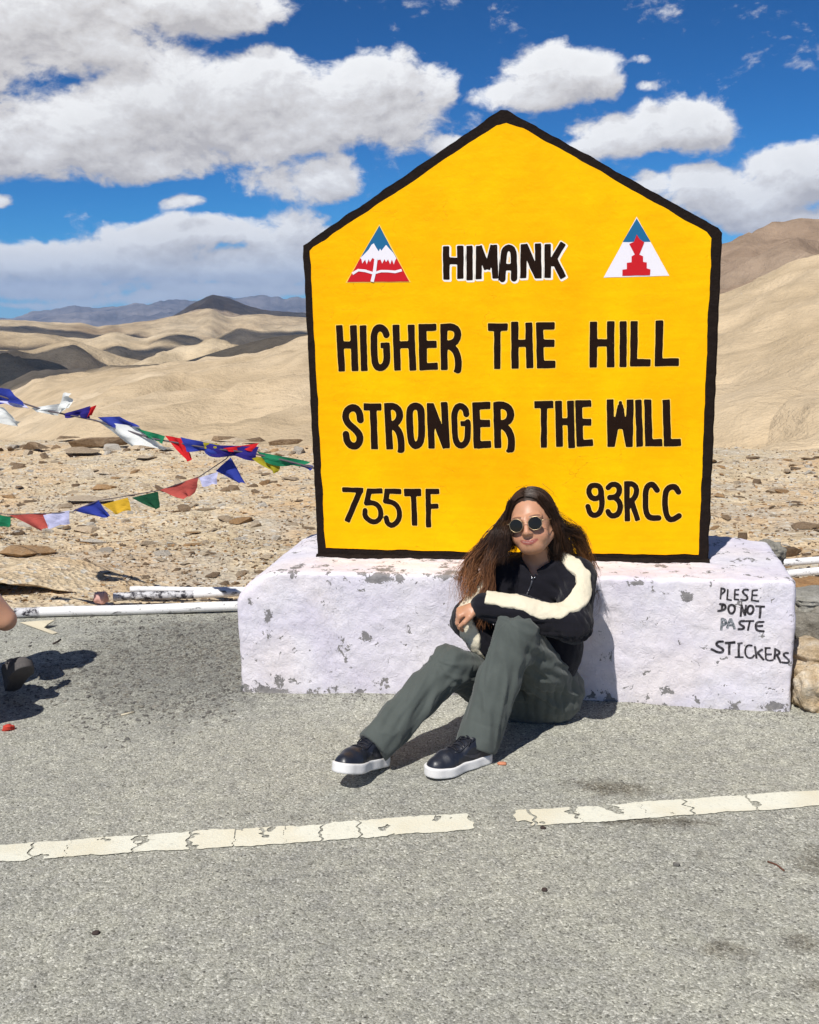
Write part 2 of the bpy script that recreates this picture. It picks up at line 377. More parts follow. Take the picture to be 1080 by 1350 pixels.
def b_plinth(t, o):
    n = t.noise(o, 5, 5, .6); n2 = t.noise(o, 38, 5, .65); z = t.xyz(o)[2]
    c = t.ramp(n, [(.35, (.66, .62, .70)), (.5, (.71, .675, .73)), (.68, (.76, .725, .75))])
    c = t.mix(t.mr(t.noise(o, 2.3, 3), .5, .65, 0., .5), c, (.76, .68, .66))
    # chips: paint gone, plaster showing
    wv_ = t.vm('ADD', o, t.vm('SCALE', t.vm('SUBTRACT', t.noise(o, 25, 3, .6, 0, 'Color'), (.5, .5, .5)), sc=.09))
    ch = t.noise(wv_, 19, 5, .62); low = t.mr(z, .0, .11, .13, 0.)
    top = t.mr(t.m('ABSOLUTE', t.m('SUBTRACT', z, .5)), .0, .03, .035, 0.)
    chip = t.mr(t.m('ADD', t.m('ADD', ch, low), top), .645, .655)
    cc_ = t.mix(n2, (.09, .085, .085), (.30, .285, .27))
    c = t.mix(t.m('MULTIPLY', chip, .95), c, cc_)
    for (px, py, rx, rz_) in ((500, 764, .10, .022), (385, 758, .022, .022), (590, 760, .05, .016), (905, 788, .022, .026), (840, 768, .04, .012), (352, 815, .02, .03), (480, 842, .02, .025), (360, 912, .07, .016), (1020, 932, .04, .015)):
        q = PY(px, py, -.272); v = t.vm('MULTIPLY', t.vm('SUBTRACT', o, tuple(q)), (1/rx, 6., 1/rz_))
        a = t.mr(t.m('ADD', t.vm('LENGTH', v), t.m('MULTIPLY', t.m('SUBTRACT', ch, .5), 5.)), .80, .72, 0., .9); c = t.mix(a, c, cc_); chip = t.m('MAXIMUM', chip, a)
    dust = t.m('MULTIPLY', t.mr(z, 0., .06, 1., 0.), t.mr(n2, .4, .6)); c = t.mix(t.m('MULTIPLY', dust, .45), c, (.30, .28, .25))
    c = t.mix(1., c, t.ramp(n2, [(.3, (.90, .90, .91)), (.6, (1, 1, 1))]), 'MULTIPLY')
    lump = t.m('ADD', t.noise(wv_, 14, 5, .6), t.m('MULTIPLY', t.noise(wv_, 60, 4, .65), .45))
    rg = t.m('MULTIPLY', t.mr(t.m('ABSOLUTE', t.m('SUBTRACT', t.noise(wv_, 22, 3, .6), .5)), 0., .012, -.45, 0.), t.mr(t.noise(o, 7, 3), .5, .62))
    h = t.m('ADD', t.m('SUBTRACT', lump, t.m('MULTIPLY', chip, .35)), rg)
    return {'c': c, 'n': t.bump(h, .5, .014), 'r': .75}
M_plinth = mat('whitewashed_plaster', b_plinth, spec=.25)
def b_yellow(t, o):
    n = t.noise(o, 3, 5, .6); n2 = t.noise(o, 22, 5, .6)
    st = t.vm('MULTIPLY', o, (6, 1, 45)); st2 = t.noise(st, 1., 4, .6)
    c = t.ramp(n, [(.3, (.96, .44, .0)), (.5, (.98, .49, .0)), (.7, (.99, .55, .0))])
    c = t.mix(1., c, t.ramp(st2, [(.35, (.955, .93, .9)), (.6, (1, 1, 1))]), 'MULTIPLY')
    c = t.mix(1., c, t.ramp(t.noise(o, 1.7, 6, .7), [(.36, (.97, .90, .8)), (.55, (1, 1, 1)), (.7, (1, 1.05, 1))]), 'MULTIPLY')
    wv_ = t.vm('ADD', o, t.vm('SCALE', t.vm('SUBTRACT', t.noise(o, 9, 4, .6, 0, 'Color'), (.5, .5, .5)), sc=.12))
    crk = t.m('MULTIPLY', t.mr(t.vor(t.vm('MULTIPLY', wv_, (1, 1, 2.2)), 5.5, 'DISTANCE_TO_EDGE'), 0., .007, 1., 0.), t.mr(t.noise(o, 2.6, 3), .53, .62))
    sp = t.m('MULTIPLY', t.mr(t.noise(wv_, 55, 3, .6), .70, .73), t.mr(t.noise(o, 3.1, 2), .48, .6))
    c = t.mix(t.m('MULTIPLY', t.m('MAXIMUM', crk, sp), .5), c, (.45, .2, .005))
    h = t.m('ADD', t.m('ADD', t.m('MULTIPLY', t.noise(wv_, 9, 4, .6), 1.), t.m('MULTIPLY', n2, .35)), t.m('MULTIPLY', crk, -.4))
    return {'c': c, 'n': t.bump(h, .35, .010), 'r': .6}
M_yel = mat('yellow_paint', b_yellow, spec=.08)
def b_blk(t, o):
    n = t.noise(o, 30, 4, .6); sp = t.mr(t.noise(o, 130, 3, .7), .70, .74)
    c = t.mix(n, (.008, .005, .004), (.020, .013, .010)); c = t.mix(t.m('MULTIPLY', sp, .6), c, (.22, .18, .14))
    return {'c': c, 'n': t.bump(t.noise(o, 26, 5, .65), .7, .012), 'r': .8}
M_blk = mat('black_paint', b_blk, spec=.1)
def b_let(t, o):
    n = t.noise(o, 25, 4, .6); sp = t.m('MULTIPLY', t.mr(t.noise(o, 120, 3, .7), .68, .72), t.mr(t.noise(o, 5, 2), .5, .6))
    c = t.mix(n, (.010, .004, .002), (.020, .009, .005)); c = t.mix(t.m('MULTIPLY', sp, .5), c, (.25, .16, .05))
    return {'c': c, 'n': t.bump(t.noise(o, 20, 5, .65), .3, .008), 'r': .75}
M_let = mat('lettering_black', b_let, spec=.08)
M_halo = mat('old_cream_paint', color=(.96, .62, .10), rough=.6)
M_halow = mat('white_outline_paint', color=(.86, .80, .72), rough=.6)
M_ink = mat('marker_black', lambda t, o: {'c': t.mix(t.mr(t.noise(o, 90, 4, .7), .45, .7), (.018, .015, .018), (.12, .11, .12))}, rough=.7)
M_inkg = mat('marker_faded', lambda t, o: {'c': t.mix(t.mr(t.noise(o, 90, 4, .7), .4, .6), (.06, .07, .08), (.32, .33, .35))}, rough=.7)
M_eb = mat('emblem_blue', color=(.008, .125, .27), rough=.5); M_er = mat('emblem_red', color=(.55, .006, .012), rough=.5); M_ew = mat('emblem_white', color=(.80, .76, .80), rough=.55)
M_eg = mat('emblem_grey', color=(.25, .22, .3), rough=.5)

# ================================================================== GROUND
def road_edge(x):     # far edge of the asphalt
    L = .80+.215*(x+2.58); return np.where(x < -1.1, L, np.where(x > 1.02, -.10+.04*np.sin(9*x), .4))
def ground_h(X, Y):
    P = np.stack([X, Y, 0*X], 1)
    n = .035*fbm(P*.9, 4)+.018*fbm(P*4.2+5, 3)+.006*fbm(P*16+9, 2)
    amp = np.clip((Y-.4)/1.2, 0.15, 1.)
    h = n*amp-.006+.0*X
    lip = 6.9-.11*X+.25*perlin(np.stack([X*.8, 0*X, 0*X], 1)); d = np.clip(Y-lip, 0, None)
    return h+.05*np.clip((Y-3)/4, 0, 1)-.02*d-.16*d**1.6*.6
nx, ny = 420, 330
xs = np.linspace(-11, 9, nx); ys = -.75+(np.linspace(0, 1, ny)**1.25)*13.5
X, Yg = np.meshgrid(xs, ys, indexing='ij'); X = X.ravel(); Yg = Yg.ravel()
Zg = ground_h(X, Yg)
def grid_faces(a, b):
    i, j = np.meshgrid(np.arange(a-1), np.arange(b-1), indexing='ij'); k = (i*b+j).ravel()
    return np.stack([k, k+b, k+b+1, k+1], 1).astype(np.int32)
tag(ob('stony_ground', np.stack([X, Yg, Zg-.012], 1), grid_faces(nx, ny), M_soil), kind='structure')

# asphalt sheet with a crumbling far edge, a gentle heap against the plinth
xs = np.concatenate([np.linspace(-14, -3.2, 12), np.linspace(-3.1, 2.6, 230), np.linspace(2.8, 12, 10)]); V = []
ny = 120
for x in xs:
    e = float(road_edge(np.array([x]))[0])+.045*float(fbm(np.array([[x*5, 0, 0]]), 4)[0])
    s = np.linspace(0, 1, ny)**.8; yy = -12+(e+12)*s if False else np.concatenate([np.linspace(-12, -2.6, 8, endpoint=False), np.linspace(-2.6, e, ny-8)])
    for y in yy: V.append((x, y, 0))
V = np.array(V)
P = V.copy(); P[:, 2] = 0
hz = .0035*fbm(P*3, 3)+.0012*fbm(P*22, 2)
bulge = .028*np.exp(-((V[:, 0]-.0)/.75)**2)*np.clip((V[:, 1]+.62)/.35, 0, 1)
edge = np.array([float(q) for q in road_edge(V[:, 0])])
V[:, 2] = .004+hz+bulge*(V[:, 1] > -.62)-.03*np.clip((V[:, 1]-edge+.05)/.05, 0, 1)*(np.abs(V[:, 0]) > 1.02)
tag(ob('road', V, grid_faces(len(xs), ny), M_asph), kind='structure')
def road_z(x, y): return .004+.0035*float(fbm(np.array([[x*3, y*3, 0]]), 3)[0])+(.028*math.exp(-(x/.75)**2)*min(1, max(0, (y+.62)/.35)))

# painted edge line, in worn pieces
M_line = mat('road_line_paint', lambda t, o: {'c': t.mix(t.mr(t.noise(o, 3.2, 3), .42, .62), t.mix(t.mr(t.noise(o, 70, 4, .7), .55, .72), (.70, .69, .58), (.52, .51, .43)), (.66, .62, .48)),
                                              'n': t.bump(t.noise(o, 120, 4, .7), .5, .004)}, rough=.8, spec=.2)
A0, A1 = PZ(-60, 1131.5), PZ(1140, 1051); dl = (A1-A0)[:2]; Ll = np.linalg.norm(dl); dl /= Ll; nl = np.array([-dl[1], dl[0]])
def lx(px, py): return float((PZ(px, py)[:2]-A0[:2])@dl)
cracks = [lx(px, py) for px, py in ((90, 1120), (178, 1115), (252, 1108), (375, 1098), (474, 1096), (700, 1077), (848, 1068), (990, 1060), (40, 1127), (140, 1117), (310, 1103), (425, 1095), (545, 1087), (760, 1074), (905, 1064), (1040, 1056))]
g0, g1 = lx(622, 1088), lx(681, 1082)
def line_sdf(P):
    Q = np.c_[P*9, 0*P[:, 0]]; wob = .006*fbm(Q*1.2, 3)+.004*fbm(Q*6, 2)
    d = np.abs(P[:, 1]-.0)-(.052-.002*P[:, 0]*.0)+wob
    for k, c in enumerate(cracks):
        cxx = c+.018*perlin(np.c_[P[:, 1]*40, 0*P[:, 1]+k*3.3, 0*P[:, 1]])
        d = np.maximum(d, (.0016+.0016*((k*7) % 3)-(.0012 if k > 7 else 0))-np.abs(P[:, 0]-cxx))
    d = np.maximum(d, .5*(np.minimum(P[:, 0]-g0-.02*perlin(np.c_[P*30, 0*P[:, 0]]), g1-P[:, 0]+.015*perlin(np.c_[P*34, 0*P[:, 0]]))))
    chip = .0035+.030*(fbm(Q*1.6+40, 4)-.66); d = np.maximum(d, chip)
    return d
v2, f2_ = msq(line_sdf, (-.1, -.08), (Ll+.1, .08), .0045)
def l3(u, v):
    q = A0[:2]+dl*u+nl*v; return (q[0], q[1], road_z(q[0], q[1])+.0032)
tag(link('road_marking', slab_mesh('road_marking', v2, f2_, l3, M_line)), kind='structure')

# ================================================================== STONES
def rock_mesh(name, m, sx, sy, sz, n=13, bev=.0):
    bm = bmesh.new()
    for _ in range(n):
        v = rng.normal(size=3); v /= np.linalg.norm(v); v *= rng.uniform(.8, 1.05)
        bm.verts.new((v[0]*sx, v[1]*sy, max(-.35, min(.8, v[2]*1.2))*sz))
    r = bmesh.ops.convex_hull(bm, input=bm.verts)
    bmesh.ops.delete(bm, geom=[e for e in r['geom_interior'] if isinstance(e, bmesh.types.BMVert)], context='VERTS')
    me = bpy.data.meshes.new(name); bm.to_mesh(me); bm.free(); me.materials.append(m); return me
rmeshes = [rock_mesh('rock', M_rock[(0, 1, 2, 0, 1, 3, 0, 1, 2, 1, 0, 3, 1, 2)[k]], 1, random.uniform(.5, .9), random.uniform(.2, .55), 11+k % 6) for k in range(14)]
def gh(x, y): return float(ground_h(np.array([x]), np.array([y]))[0])
def put_rock(x, y, s, label, group=None, k=None, rz=None, tilt=.12, cat='rock', name='rock', dz=0., flat=1.):
    o = bpy.data.objects.new(name, rmeshes[random.randrange(14) if k is None else k]); COL.objects.link(o)
    o.location = (x, y, gh(x, y)-.012+s*.06+dz); o.scale = (s, s*random.uniform(.8, 1.1), s*flat)
    o.rotation_euler = (random.uniform(-tilt, tilt), random.uniform(-tilt, tilt), random.uniform(0, 6.28) if rz is None else rz)
    return tag(o, label, cat, group)
GR = 'stones strewn over the bare ground behind the sign'; GL = 'small flat angular stone among many strewn over the bare tan ground'
n = 0
while n < 298:
    px = random.uniform(-40, 1100); py = 585+(random.random()**1.25)*190
    if n > 265: px = random.uniform(-20, 400); py = random.uniform(584, 604)
    if 405 < px < 940 and random.random() < .97: continue
    q = PZ(px, py, 0)
    if q[1] < 1.3+.1*abs(q[0]) or (-1.15 < q[0] < 1.2 and q[1] < .7) or q[1] > 6.6-.11*q[0]: continue
    s = random.uniform(.022, .062)*(1+.08*q[1])*(1.8 if random.random() < .14 else 1)
    put_rock(q[0], q[1], s, GL, GR, flat=random.uniform(.5, 1.35)); n += 1
named = [  # px, py, half width m, mesh, flatness, rz, label
 (150, 588, .40, 3, .45, .1, 'long low brown slab of rock on the far edge, left of the sign'),
 (198, 590, .20, 1, .9, .5, 'blocky tan rock at the right end of the row of slabs on the far edge'),
 (62, 592, .22, 6, .5, 2.9, 'dark slab leaning at the left end of the row on the far edge'),
 (100, 580, .16, 0, .5, .3, 'dark flat stone on top of the far edge above the left prayer flags'),
 (118, 596, .26, 1, .35, .2, 'pale flat slab in front of the row of slabs on the far edge'),
 (232, 592, .12, 2, .9, .4, 'grey pointed stone standing under the white prayer flag'),
 (300, 577, .17, 0, .8, .4, 'dark angular rock on the skyline just above the yellow prayer flag'),
 (322, 578, .15, 1, .8, .4, 'tan rounded rock on the skyline beside a dark angular one'),
 (344, 576, .19, 0, .6, 3.1, 'dark brown wedge of rock on the skyline near the sign'),
 (385, 578, .21, 3, .55, .1, 'brown domed rock on the skyline nearest to the sign'),
 (252, 708, .085, 5, .9, .3, 'rounded orange brown rock on the ground between lower flags and plinth'),
 (228, 708, .07, 2, .8, .9, 'pale grey stone touching the orange brown rock'),
 (156, 703, .05, 0, 1.3, .6, 'small dark upright stone below the yellow flag of the lower string'),
 (128, 702, .14, 2, .35, .1, 'flat whitish slab beside the small dark upright stone'),
 (275, 723, .05, 0, 1.2, .2, 'small dark pyramid shaped stone left of the plinth corner'),
 (108, 688, .10, 6, .4, .4, 'dark slanting flat stone just under the blue flag of the lower string'),
 (240, 670, .08, 3, .4, .0, 'dark flat stone under the red flag of the lower string'),
 (30, 722, .24, 11, .4, .1, 'broad flat ochre rock at the left edge behind the white pole'),
 (8, 745, .12, 5, .7, .3, 'rounded ochre rock at the left edge just behind the dark gap'),
 (112, 660, .28, 1, .22, .2, 'broad cracked tan rock plate in the ground above the lower flags'),
 (405, 688, .06, 0, 1.1, .2, 'dark triangular stone beside the left edge of the yellow board'),
 (55, 612, .06, 0, 1.5, .2, 'small dark upright stone standing alone at left on the flat'),
 (1025, 722, .16, 3, .9, .2, 'dark brown rough stone behind the right end of the plinth'),
 (1062, 690, .14, 6, .25, .1, 'thin dark flat stone at the right edge on the tan ground'),
 (920, 725, .10, 0, .6, .4, 'dark stone tucked behind the plinth beside the board foot'),
]
for (px, py, s, k, fl, rz, lab) in named:
    q = PZ(px, py, .02); up_ = 1.08 if py < 600 and px < 420 else 1.; put_rock(q[0], q[1]-(.25 if up_ > 1 else 0), s*up_, lab, None, k, rz, .06, flat=fl*up_*1.15, dz=.03*(up_ > 1))
# gravel as one mass
def pebbles(name, pts, szs, m, label, cat):
    base = []
    for k in range(10):
        me = rock_mesh('tmp', M_soil, 1, .8, .6, 8); vv = np.array([v.co[:] for v in me.vertices]); ff = [list(p.vertices) for p in me.polygons]
        ff = np.array([[f[0], f[i], f[i+1]] for f in ff for i in range(1, len(f)-1)]); base.append((vv, ff)); bpy.data.meshes.remove(me)
    Vs = []; Fs = []; off = 0
    for (p, s) in zip(pts, szs):
        vv, ff = base[random.randrange(10)]; a = random.random()*6.28; c, sn = math.cos(a), math.sin(a)
        R_ = np.array([[c, -sn, 0], [sn, c, 0], [0, 0, 1]]); Vs.append(vv@R_.T*s+p); Fs.append(ff+off); off += len(vv)
    V_ = np.concatenate(Vs); F_ = np.concatenate(Fs).astype(np.int32)
    me = mesh(name, V_, F_, m, False, rng.integers(0, len(m), len(F_)) if 0 else np.repeat(rng.integers(0, len(m), len(Fs)), [len(f) for f in Fs]))
    return tag(link(name, me), label, cat, kind='stuff')
pts = []; sz = []
for _ in range(13000):
    px = random.uniform(-60, 1120); py = 588+(random.random()**.8)*205
    if 415 < px < 925: continue
    q = PZ(px, py, 0)
    if q[1] < float(road_edge(np.array([q[0]]))[0])-.02 or (-1.1 < q[0] < 1.1 and q[1] < .53): continue
    pts.append((q[0], q[1], gh(q[0], q[1])-.010)); sz.append(random.uniform(.004, .014)*(1+.06*q[1])*(1.7 if random.random() < .1 else 1))
pebbles('gravel', pts, sz, M_rock, 'loose brown and tan gravel covering the bare ground behind the sign', 'gravel')
pts = []; sz = []
# loose grey chippings left of the plinth, thinning out over the road
for _ in range(26000):
    x = random.uniform(-2.7, -.98); y = random.uniform(-.85, 1.0)
    e = float(road_edge(np.array([x]))[0])
    if y > e: continue
    dd = math.hypot((x+1.3)/.85, (y-.15)/.8)+.45*float(perlin(np.array([[x*3.1, y*3.1, 4.]]))[0])
    if random.random() > max(.045, 1.15-dd): continue
    pts.append((x, y, road_z(x, y)-.001)); sz.append(random.uniform(.0035, .0115)*(1.6 if random.random() < .05 else 1))
for _ in range(1500):
    x = random.uniform(-.98, 1.2); y = -.27-abs(random.gauss(0, .045))
    pts.append((x, y, road_z(x, y)-.001)); sz.append(random.uniform(.002, .007))
for _ in range(900):
    x = random.uniform(-2.2, 1.8); y = random.uniform(-2.5, -.3)
    pts.append((x, y, road_z(x, y)-.0015)); sz.append(random.uniform(.0015, .0045))
for _ in range(1200):
    x = random.uniform(1.03, 1.7); y = random.uniform(-.75, -.2)
    if random.random() > .3+abs(y+.8): continue
    pts.append((x, y, road_z(x, y)-.001)); sz.append(random.uniform(.002, .007))
pebbles('chippings', pts, sz, [M_gravel, M_gravel, M_gravel, M_conc], 'loose grey road chippings heaped left of the plinth', 'gravel')

# ================================================================== HILLS
def b_hill(c1, c2, c3, sc, seam=.5, speck=.3):
    def b(t, o):
        n = t.noise(o, sc, 6, .6, .3); n2 = t.noise(o, sc*6, 6, .68); n3 = t.noise(t.vm('MULTIPLY', o, (1, 1, 3)), sc*40, 4, .7)
        c = t.ramp(n, [(.32, c1), (.5, c2), (.68, c3)])
        c = t.mix(1., c, t.ramp(n2, [(.3, (1-seam*.45,)*3), (.62, (1.04, 1.04, 1.04))]), 'MULTIPLY')
        c = t.mix(t.m('MULTIPLY', t.mr(n3, .60, .72), t.m('MULTIPLY', t.mr(n2, .45, .6), speck)), c, tuple(q*.45 for q in c2))
        h = t.m('ADD', n2, t.m('MULTIPLY', n3, .35))
        return {'c': c, 'n': t.bump(h, .6, .35/sc*.12), 'r': .95}
    return b
M_hA = mat('sand_hill', b_hill((.47, .36, .225), (.555, .435, .285), (.62, .50, .345), .035, .6, .7), spec=.05)
M_hB = mat('tan_hill', b_hill((.35, .255, .155), (.53, .415, .265), (.65, .535, .37), .006, 1., .5), spec=.05)
M_hD = mat('dark_brown_hill', b_hill((.27, .20, .13), (.37, .285, .195), (.52, .42, .29), .004, .8, .3), spec=.05)  # browner, darker ramp than the tan hills, for the peak
M_hJ = mat('brown_hill', b_hill((.27, .19, .13), (.35, .255, .18), (.42, .32, .23), .012, .9, .5), spec=.05)
M_hF = mat('far_mountain', b_hill((.14, .13, .14), (.22, .20, .20), (.36, .32, .30), .0016, 1., 0.), spec=.05)
def hill(name, prof, D, Df, zf, m, amp=.0, asc=.01, back=1.8, nx=300, nr=90, x0=-420, x1=1500, rid=.0, rs=14., sm=1):
    """ridge drawn in the picture at distance D; slope runs down to (Df, zf) in front and falls away behind"""
    px = np.linspace(x0, x1, nx); pr = np.array(prof, float); py = np.interp(px, pr[:, 0], pr[:, 1])
    k = 3 if sm else 1; ker = np.ones(k)/k; py = np.convolve(np.pad(py, 3, 'edge'), ker, 'same')[3:-3]
    if rid: py = py+rid*fbm(np.stack([px/rs, 0*px+D*.01, 0*px], 1), 4, .55)
    V = np.zeros((nx, nr, 3)); s = np.linspace(0, 1, nr)
    for i in range(nx):
        d = ray(px[i], py[i]); h = math.hypot(d[0], d[1]); u = d[:2]/h; zr = CP[2]+D*d[2]/h
        f = s/.72; fr = np.clip(f, 0, 1); dist = np.where(f < 1, Df+(D-Df)*fr, D+(f-1)/.39*(back-1)*D)
        e = fr**1.25*(1-.25*fr)+.25*fr**2
        zz_ = zf+(zr-zf)*e; zz_ = np.where(f < 1, zz_, zr-np.abs(zr-zf)*.0-(f-1)/.39*abs(zr-zf+.05*D)*.9)
        V[i, :, 0] = CP[0]+u[0]*dist; V[i, :, 1] = CP[1]+u[1]*dist; V[i, :, 2] = zz_
    P = V.reshape(-1, 3); Q = P*asc; Q[:, 2] *= 0
    f = np.tile(np.clip(np.abs(s/.72-1)*5, 0, 1)*np.clip(s*6, 0, 1), nx)
    rg = 1-2*np.abs(fbm(Q+D, 5)); P[:, 2] += amp*f*(rg*.6+fbm(Q*2.3+7, 5)*.5)
    return tag(ob(name, P, grid_faces(nx, nr), m), kind='structure')
hill('near_hill', [(-420, 690), (0, 583), (80, 541), (131, 519), (175, 504), (239, 491), (339, 468), (400, 444), (550, 425), (700, 412), (951, 388), (1000, 368), (1050, 345), (1080, 335), (1500, 270)], 150, 17, -4.5, M_hA, 2.4, .03, nx=420, nr=160)
hill('near_spur', [(-420, 760), (400, 625), (700, 500), (948, 456), (1010, 440), (1080, 410), (1500, 330)], 95, 15, -3.5, M_hA, 1.8, .05, nx=300, nr=110)
hill('brown_hill', [(-420, 640), (400, 470), (620, 420), (800, 360), (951, 325), (985, 318), (1020, 312), (1060, 305), (1080, 308), (1200, 290), (1500, 330)], 330, 150, -5, M_hJ, 9., .012, nx=240, nr=120, x0=470)
hill('shaded_hill', [(-420, 468), (0, 471), (52, 473), (80, 480), (108, 498), (160, 503), (239, 478), (303, 458), (358, 444), (400, 440), (800, 430)], 420, 160, -60, M_hB, 16., .009, x1=900)
hill('valley_spur', [(-420, 520), (100, 512), (160, 487), (200, 473), (239, 458), (279, 450), (297, 455), (330, 462), (400, 470), (800, 480)], 720, 430, -60, M_hB, 20., .006, x1=900)
hill('middle_hill', [(-420, 440), (0, 436), (60, 441), (120, 446), (149, 437), (190, 447), (223, 437), (255, 440), (275, 449), (315, 431), (347, 437), (400, 432), (800, 430)], 1150, 700, -110, M_hB, 18., .005, x1=900, rid=1.5, rs=30)
hill('valley_ridge', [(-420, 452), (40, 462), (90, 446), (160, 470), (210, 480), (800, 500)], 880, 520, -90, M_hB, 20., .007, x1=700)
hill('pale_hill', [(-420, 428), (0, 421), (60, 424), (112, 426), (127, 431), (160, 427), (199, 422), (240, 414), (275, 406), (303, 418), (339, 414), (400, 418), (800, 420)], 1900, 1100, -120, M_hB, 16., .0045, x1=900, rid=1.2, rs=24)
hill('dark_peak', [(-420, 470), (150, 455), (205, 436), (227, 417), (245, 407), (262, 396), (272, 391), (280, 388.5), (290, 390), (303, 393.5), (322, 401), (345, 408), (370, 411), (400, 412), (500, 425), (800, 440)], 2700, 1900, -60, M_hD, 24., .004, x1=900, rid=1.0, rs=20, sm=0, nx=700)
hill('far_mountains', [(-420, 412), (-60, 418), (20, 419), (40, 411), (70, 407), (92, 402), (131, 406), (160, 403), (179, 399), (200, 402), (223, 397), (255, 397), (300, 391), (330, 392), (360, 393), (400, 392), (800, 392), (1500, 392)], 9000, 5000, -250, M_hF, 110., .0006, nx=700, nr=110, back=1.3, rid=2.2, rs=16)
# wide base so that the land runs to the horizon
a = np.linspace(0, 2*math.pi, 97)[:-1]; V = []; Fc = []
for r, zz_ in ((11, -2.6), (60, -25), (400, -110), (3000, -230), (8000, -330), (12300, -400)):
    for q in a: V.append((math.cos(q)*r, math.sin(q)*r-1 if r > 20 else math.sin(q)*r, zz_ if (math.sin(q) > -.2 or r > 50) else zz_))
for k in range(5):
    for i in range(96): j = (i+1) % 96; Fc.append((k*96+i, k*96+j, (k+1)*96+j, (k+1)*96+i))
tag(ob('valley_floor', V, Fc, M_hB), kind='structure')

# clouds overhead, outside the picture: they lay the drifting shade on the far slopes
M_cloud = mat('cloud_vapour', color=(.9, .9, .92), rough=1., spec=0.)
_t = NT(M_cloud.node_tree); _mx = _t.new('ShaderNodeMixShader'); _mx.inputs[0].default_value = .42
_t.l.new(M_cloud.node_tree.nodes['Principled BSDF'].outputs[0], _mx.inputs[1]); _t.l.new(_t.new('ShaderNodeBsdfTransparent').outputs[0], _mx.inputs[2]); _t.l.new(_mx.outputs[0], M_cloud.node_tree.nodes['Material Output'].inputs[0])
def cloud_over(px, py, D, rx, ry, H=1300., seed=0, rot=0.):
    d = ray(px, py); h = math.hypot(d[0], d[1]); T = np.array([CP[0]+d[0]/h*D, CP[1]+d[1]/h*D, CP[2]+D*d[2]/h])
    c = T+SUND*(H-T[2])/SUND[2]; bm = bmesh.new(); bmesh.ops.create_icosphere(bm, subdivisions=5, radius=1.)
    V_ = np.array([v.co[:] for v in bm.verts]); n_ = fbm(V_*1.6+seed*9.1, 4); V_ *= (1+.42*n_)[:, None]
    V_[:, 2] *= np.where(V_[:, 2] > 0, .55, .12); V_[:, 0] *= rx; V_[:, 1] *= ry; V_[:, 2] *= min(rx, ry)
    cr_, sr_ = math.cos(rot), math.sin(rot); V_ = np.c_[V_[:, 0]*cr_-V_[:, 1]*sr_, V_[:, 0]*sr_+V_[:, 1]*cr_, V_[:, 2]]
    Fc_ = np.array([[v.index for v in f.verts] for f in bm.faces]); bm.free()
    tag(ob('cloud', V_+c, Fc_.astype(np.int32), M_cloud), kind='structure')
cloud_over(225, 474, 385, 240, 80, seed=1, rot=.35)
cloud_over(20, 500, 330, 95, 80, seed=2)
cloud_over(190, 442, 1000, 120, 60, seed=3)
cloud_over(330, 436, 1080, 90, 50, seed=4)
cloud_over(300, 402, 2600, 230, 190, seed=5)
cloud_over(30, 445, 800, 70, 40, seed=6)
cloud_over(90, 428, 1750, 110, 45, seed=7)

# the thin air between here and the far range
M_hz = bpy.data.materials.new('haze'); M_hz.use_nodes = True; tz = NT(M_hz.node_tree); tz.n.clear()
pvz = tz.new('ShaderNodeVolumePrincipled'); pvz.inputs['Color'].default_value = (.30, .56, 1., 1); pvz.inputs['Density'].default_value = HAZE = 7.5e-5
pvz.inputs['Anisotropy'].default_value = .0
tz.l.new(pvz.outputs[0], tz.new('ShaderNodeOutputMaterial').inputs['Volume'])
bm = bmesh.new(); bmesh.ops.create_cube(bm, size=1.); me = bpy.data.meshes.new('haze'); bm.to_mesh(me); bm.free(); me.materials.append(M_hz)
hz = link('haze', me); hz.scale = (25000, 25000, 1500); hz.location = (0, 0, -330)
tag(hz, 'thin blue haze over the far valleys', kind='stuff')
from mathutils.geometry import tessellate_polygon
# ================================================================== PLINTH
def plinth_sdf(P):
    # slab with uneven hand-cast faces; left end rounded off, sides leaning a little
    x0 = -1.035+.0*P[:, 2]; x1 = 1.050; x, y, z = P[:, 0], P[:, 1], P[:, 2]
    q = np.stack([np.abs(x-.0075)-(1.0425-.016), np.abs(y-.125)-(.395-.016), np.abs(z-.215)-(.285-.016)], 1)
    d = np.linalg.norm(np.maximum(q, 0), axis=1)+np.minimum(q.max(1), 0)-.016
    c = ((-(x+.93))*.62+(z-.478)*.78)                      # worn left shoulder
    d = smin_n(d, c-.012, .05)
    c2 = ((x-1.03)*.5+(y-.35)*.85); d = smin_n(d, c2-.06, .03)
    return d
def smin_n(a, b, k): return -smin(-a, -b, k)
V, F_ = nets(plinth_sdf, (-1.15, -.4, -.1), (1.2, .65, .6), .011)
N_ = vnorm(V, F_); V += N_*(.0035*fbm(V*4.5, 3)+.0032*fbm(V*15, 3)+.0016*fbm(V*42, 2))[:, None]
pl_ = tag(ob('concrete_plinth', V, F_, M_plinth), 'low whitewashed concrete plinth carrying the yellow milestone board', 'plinth')

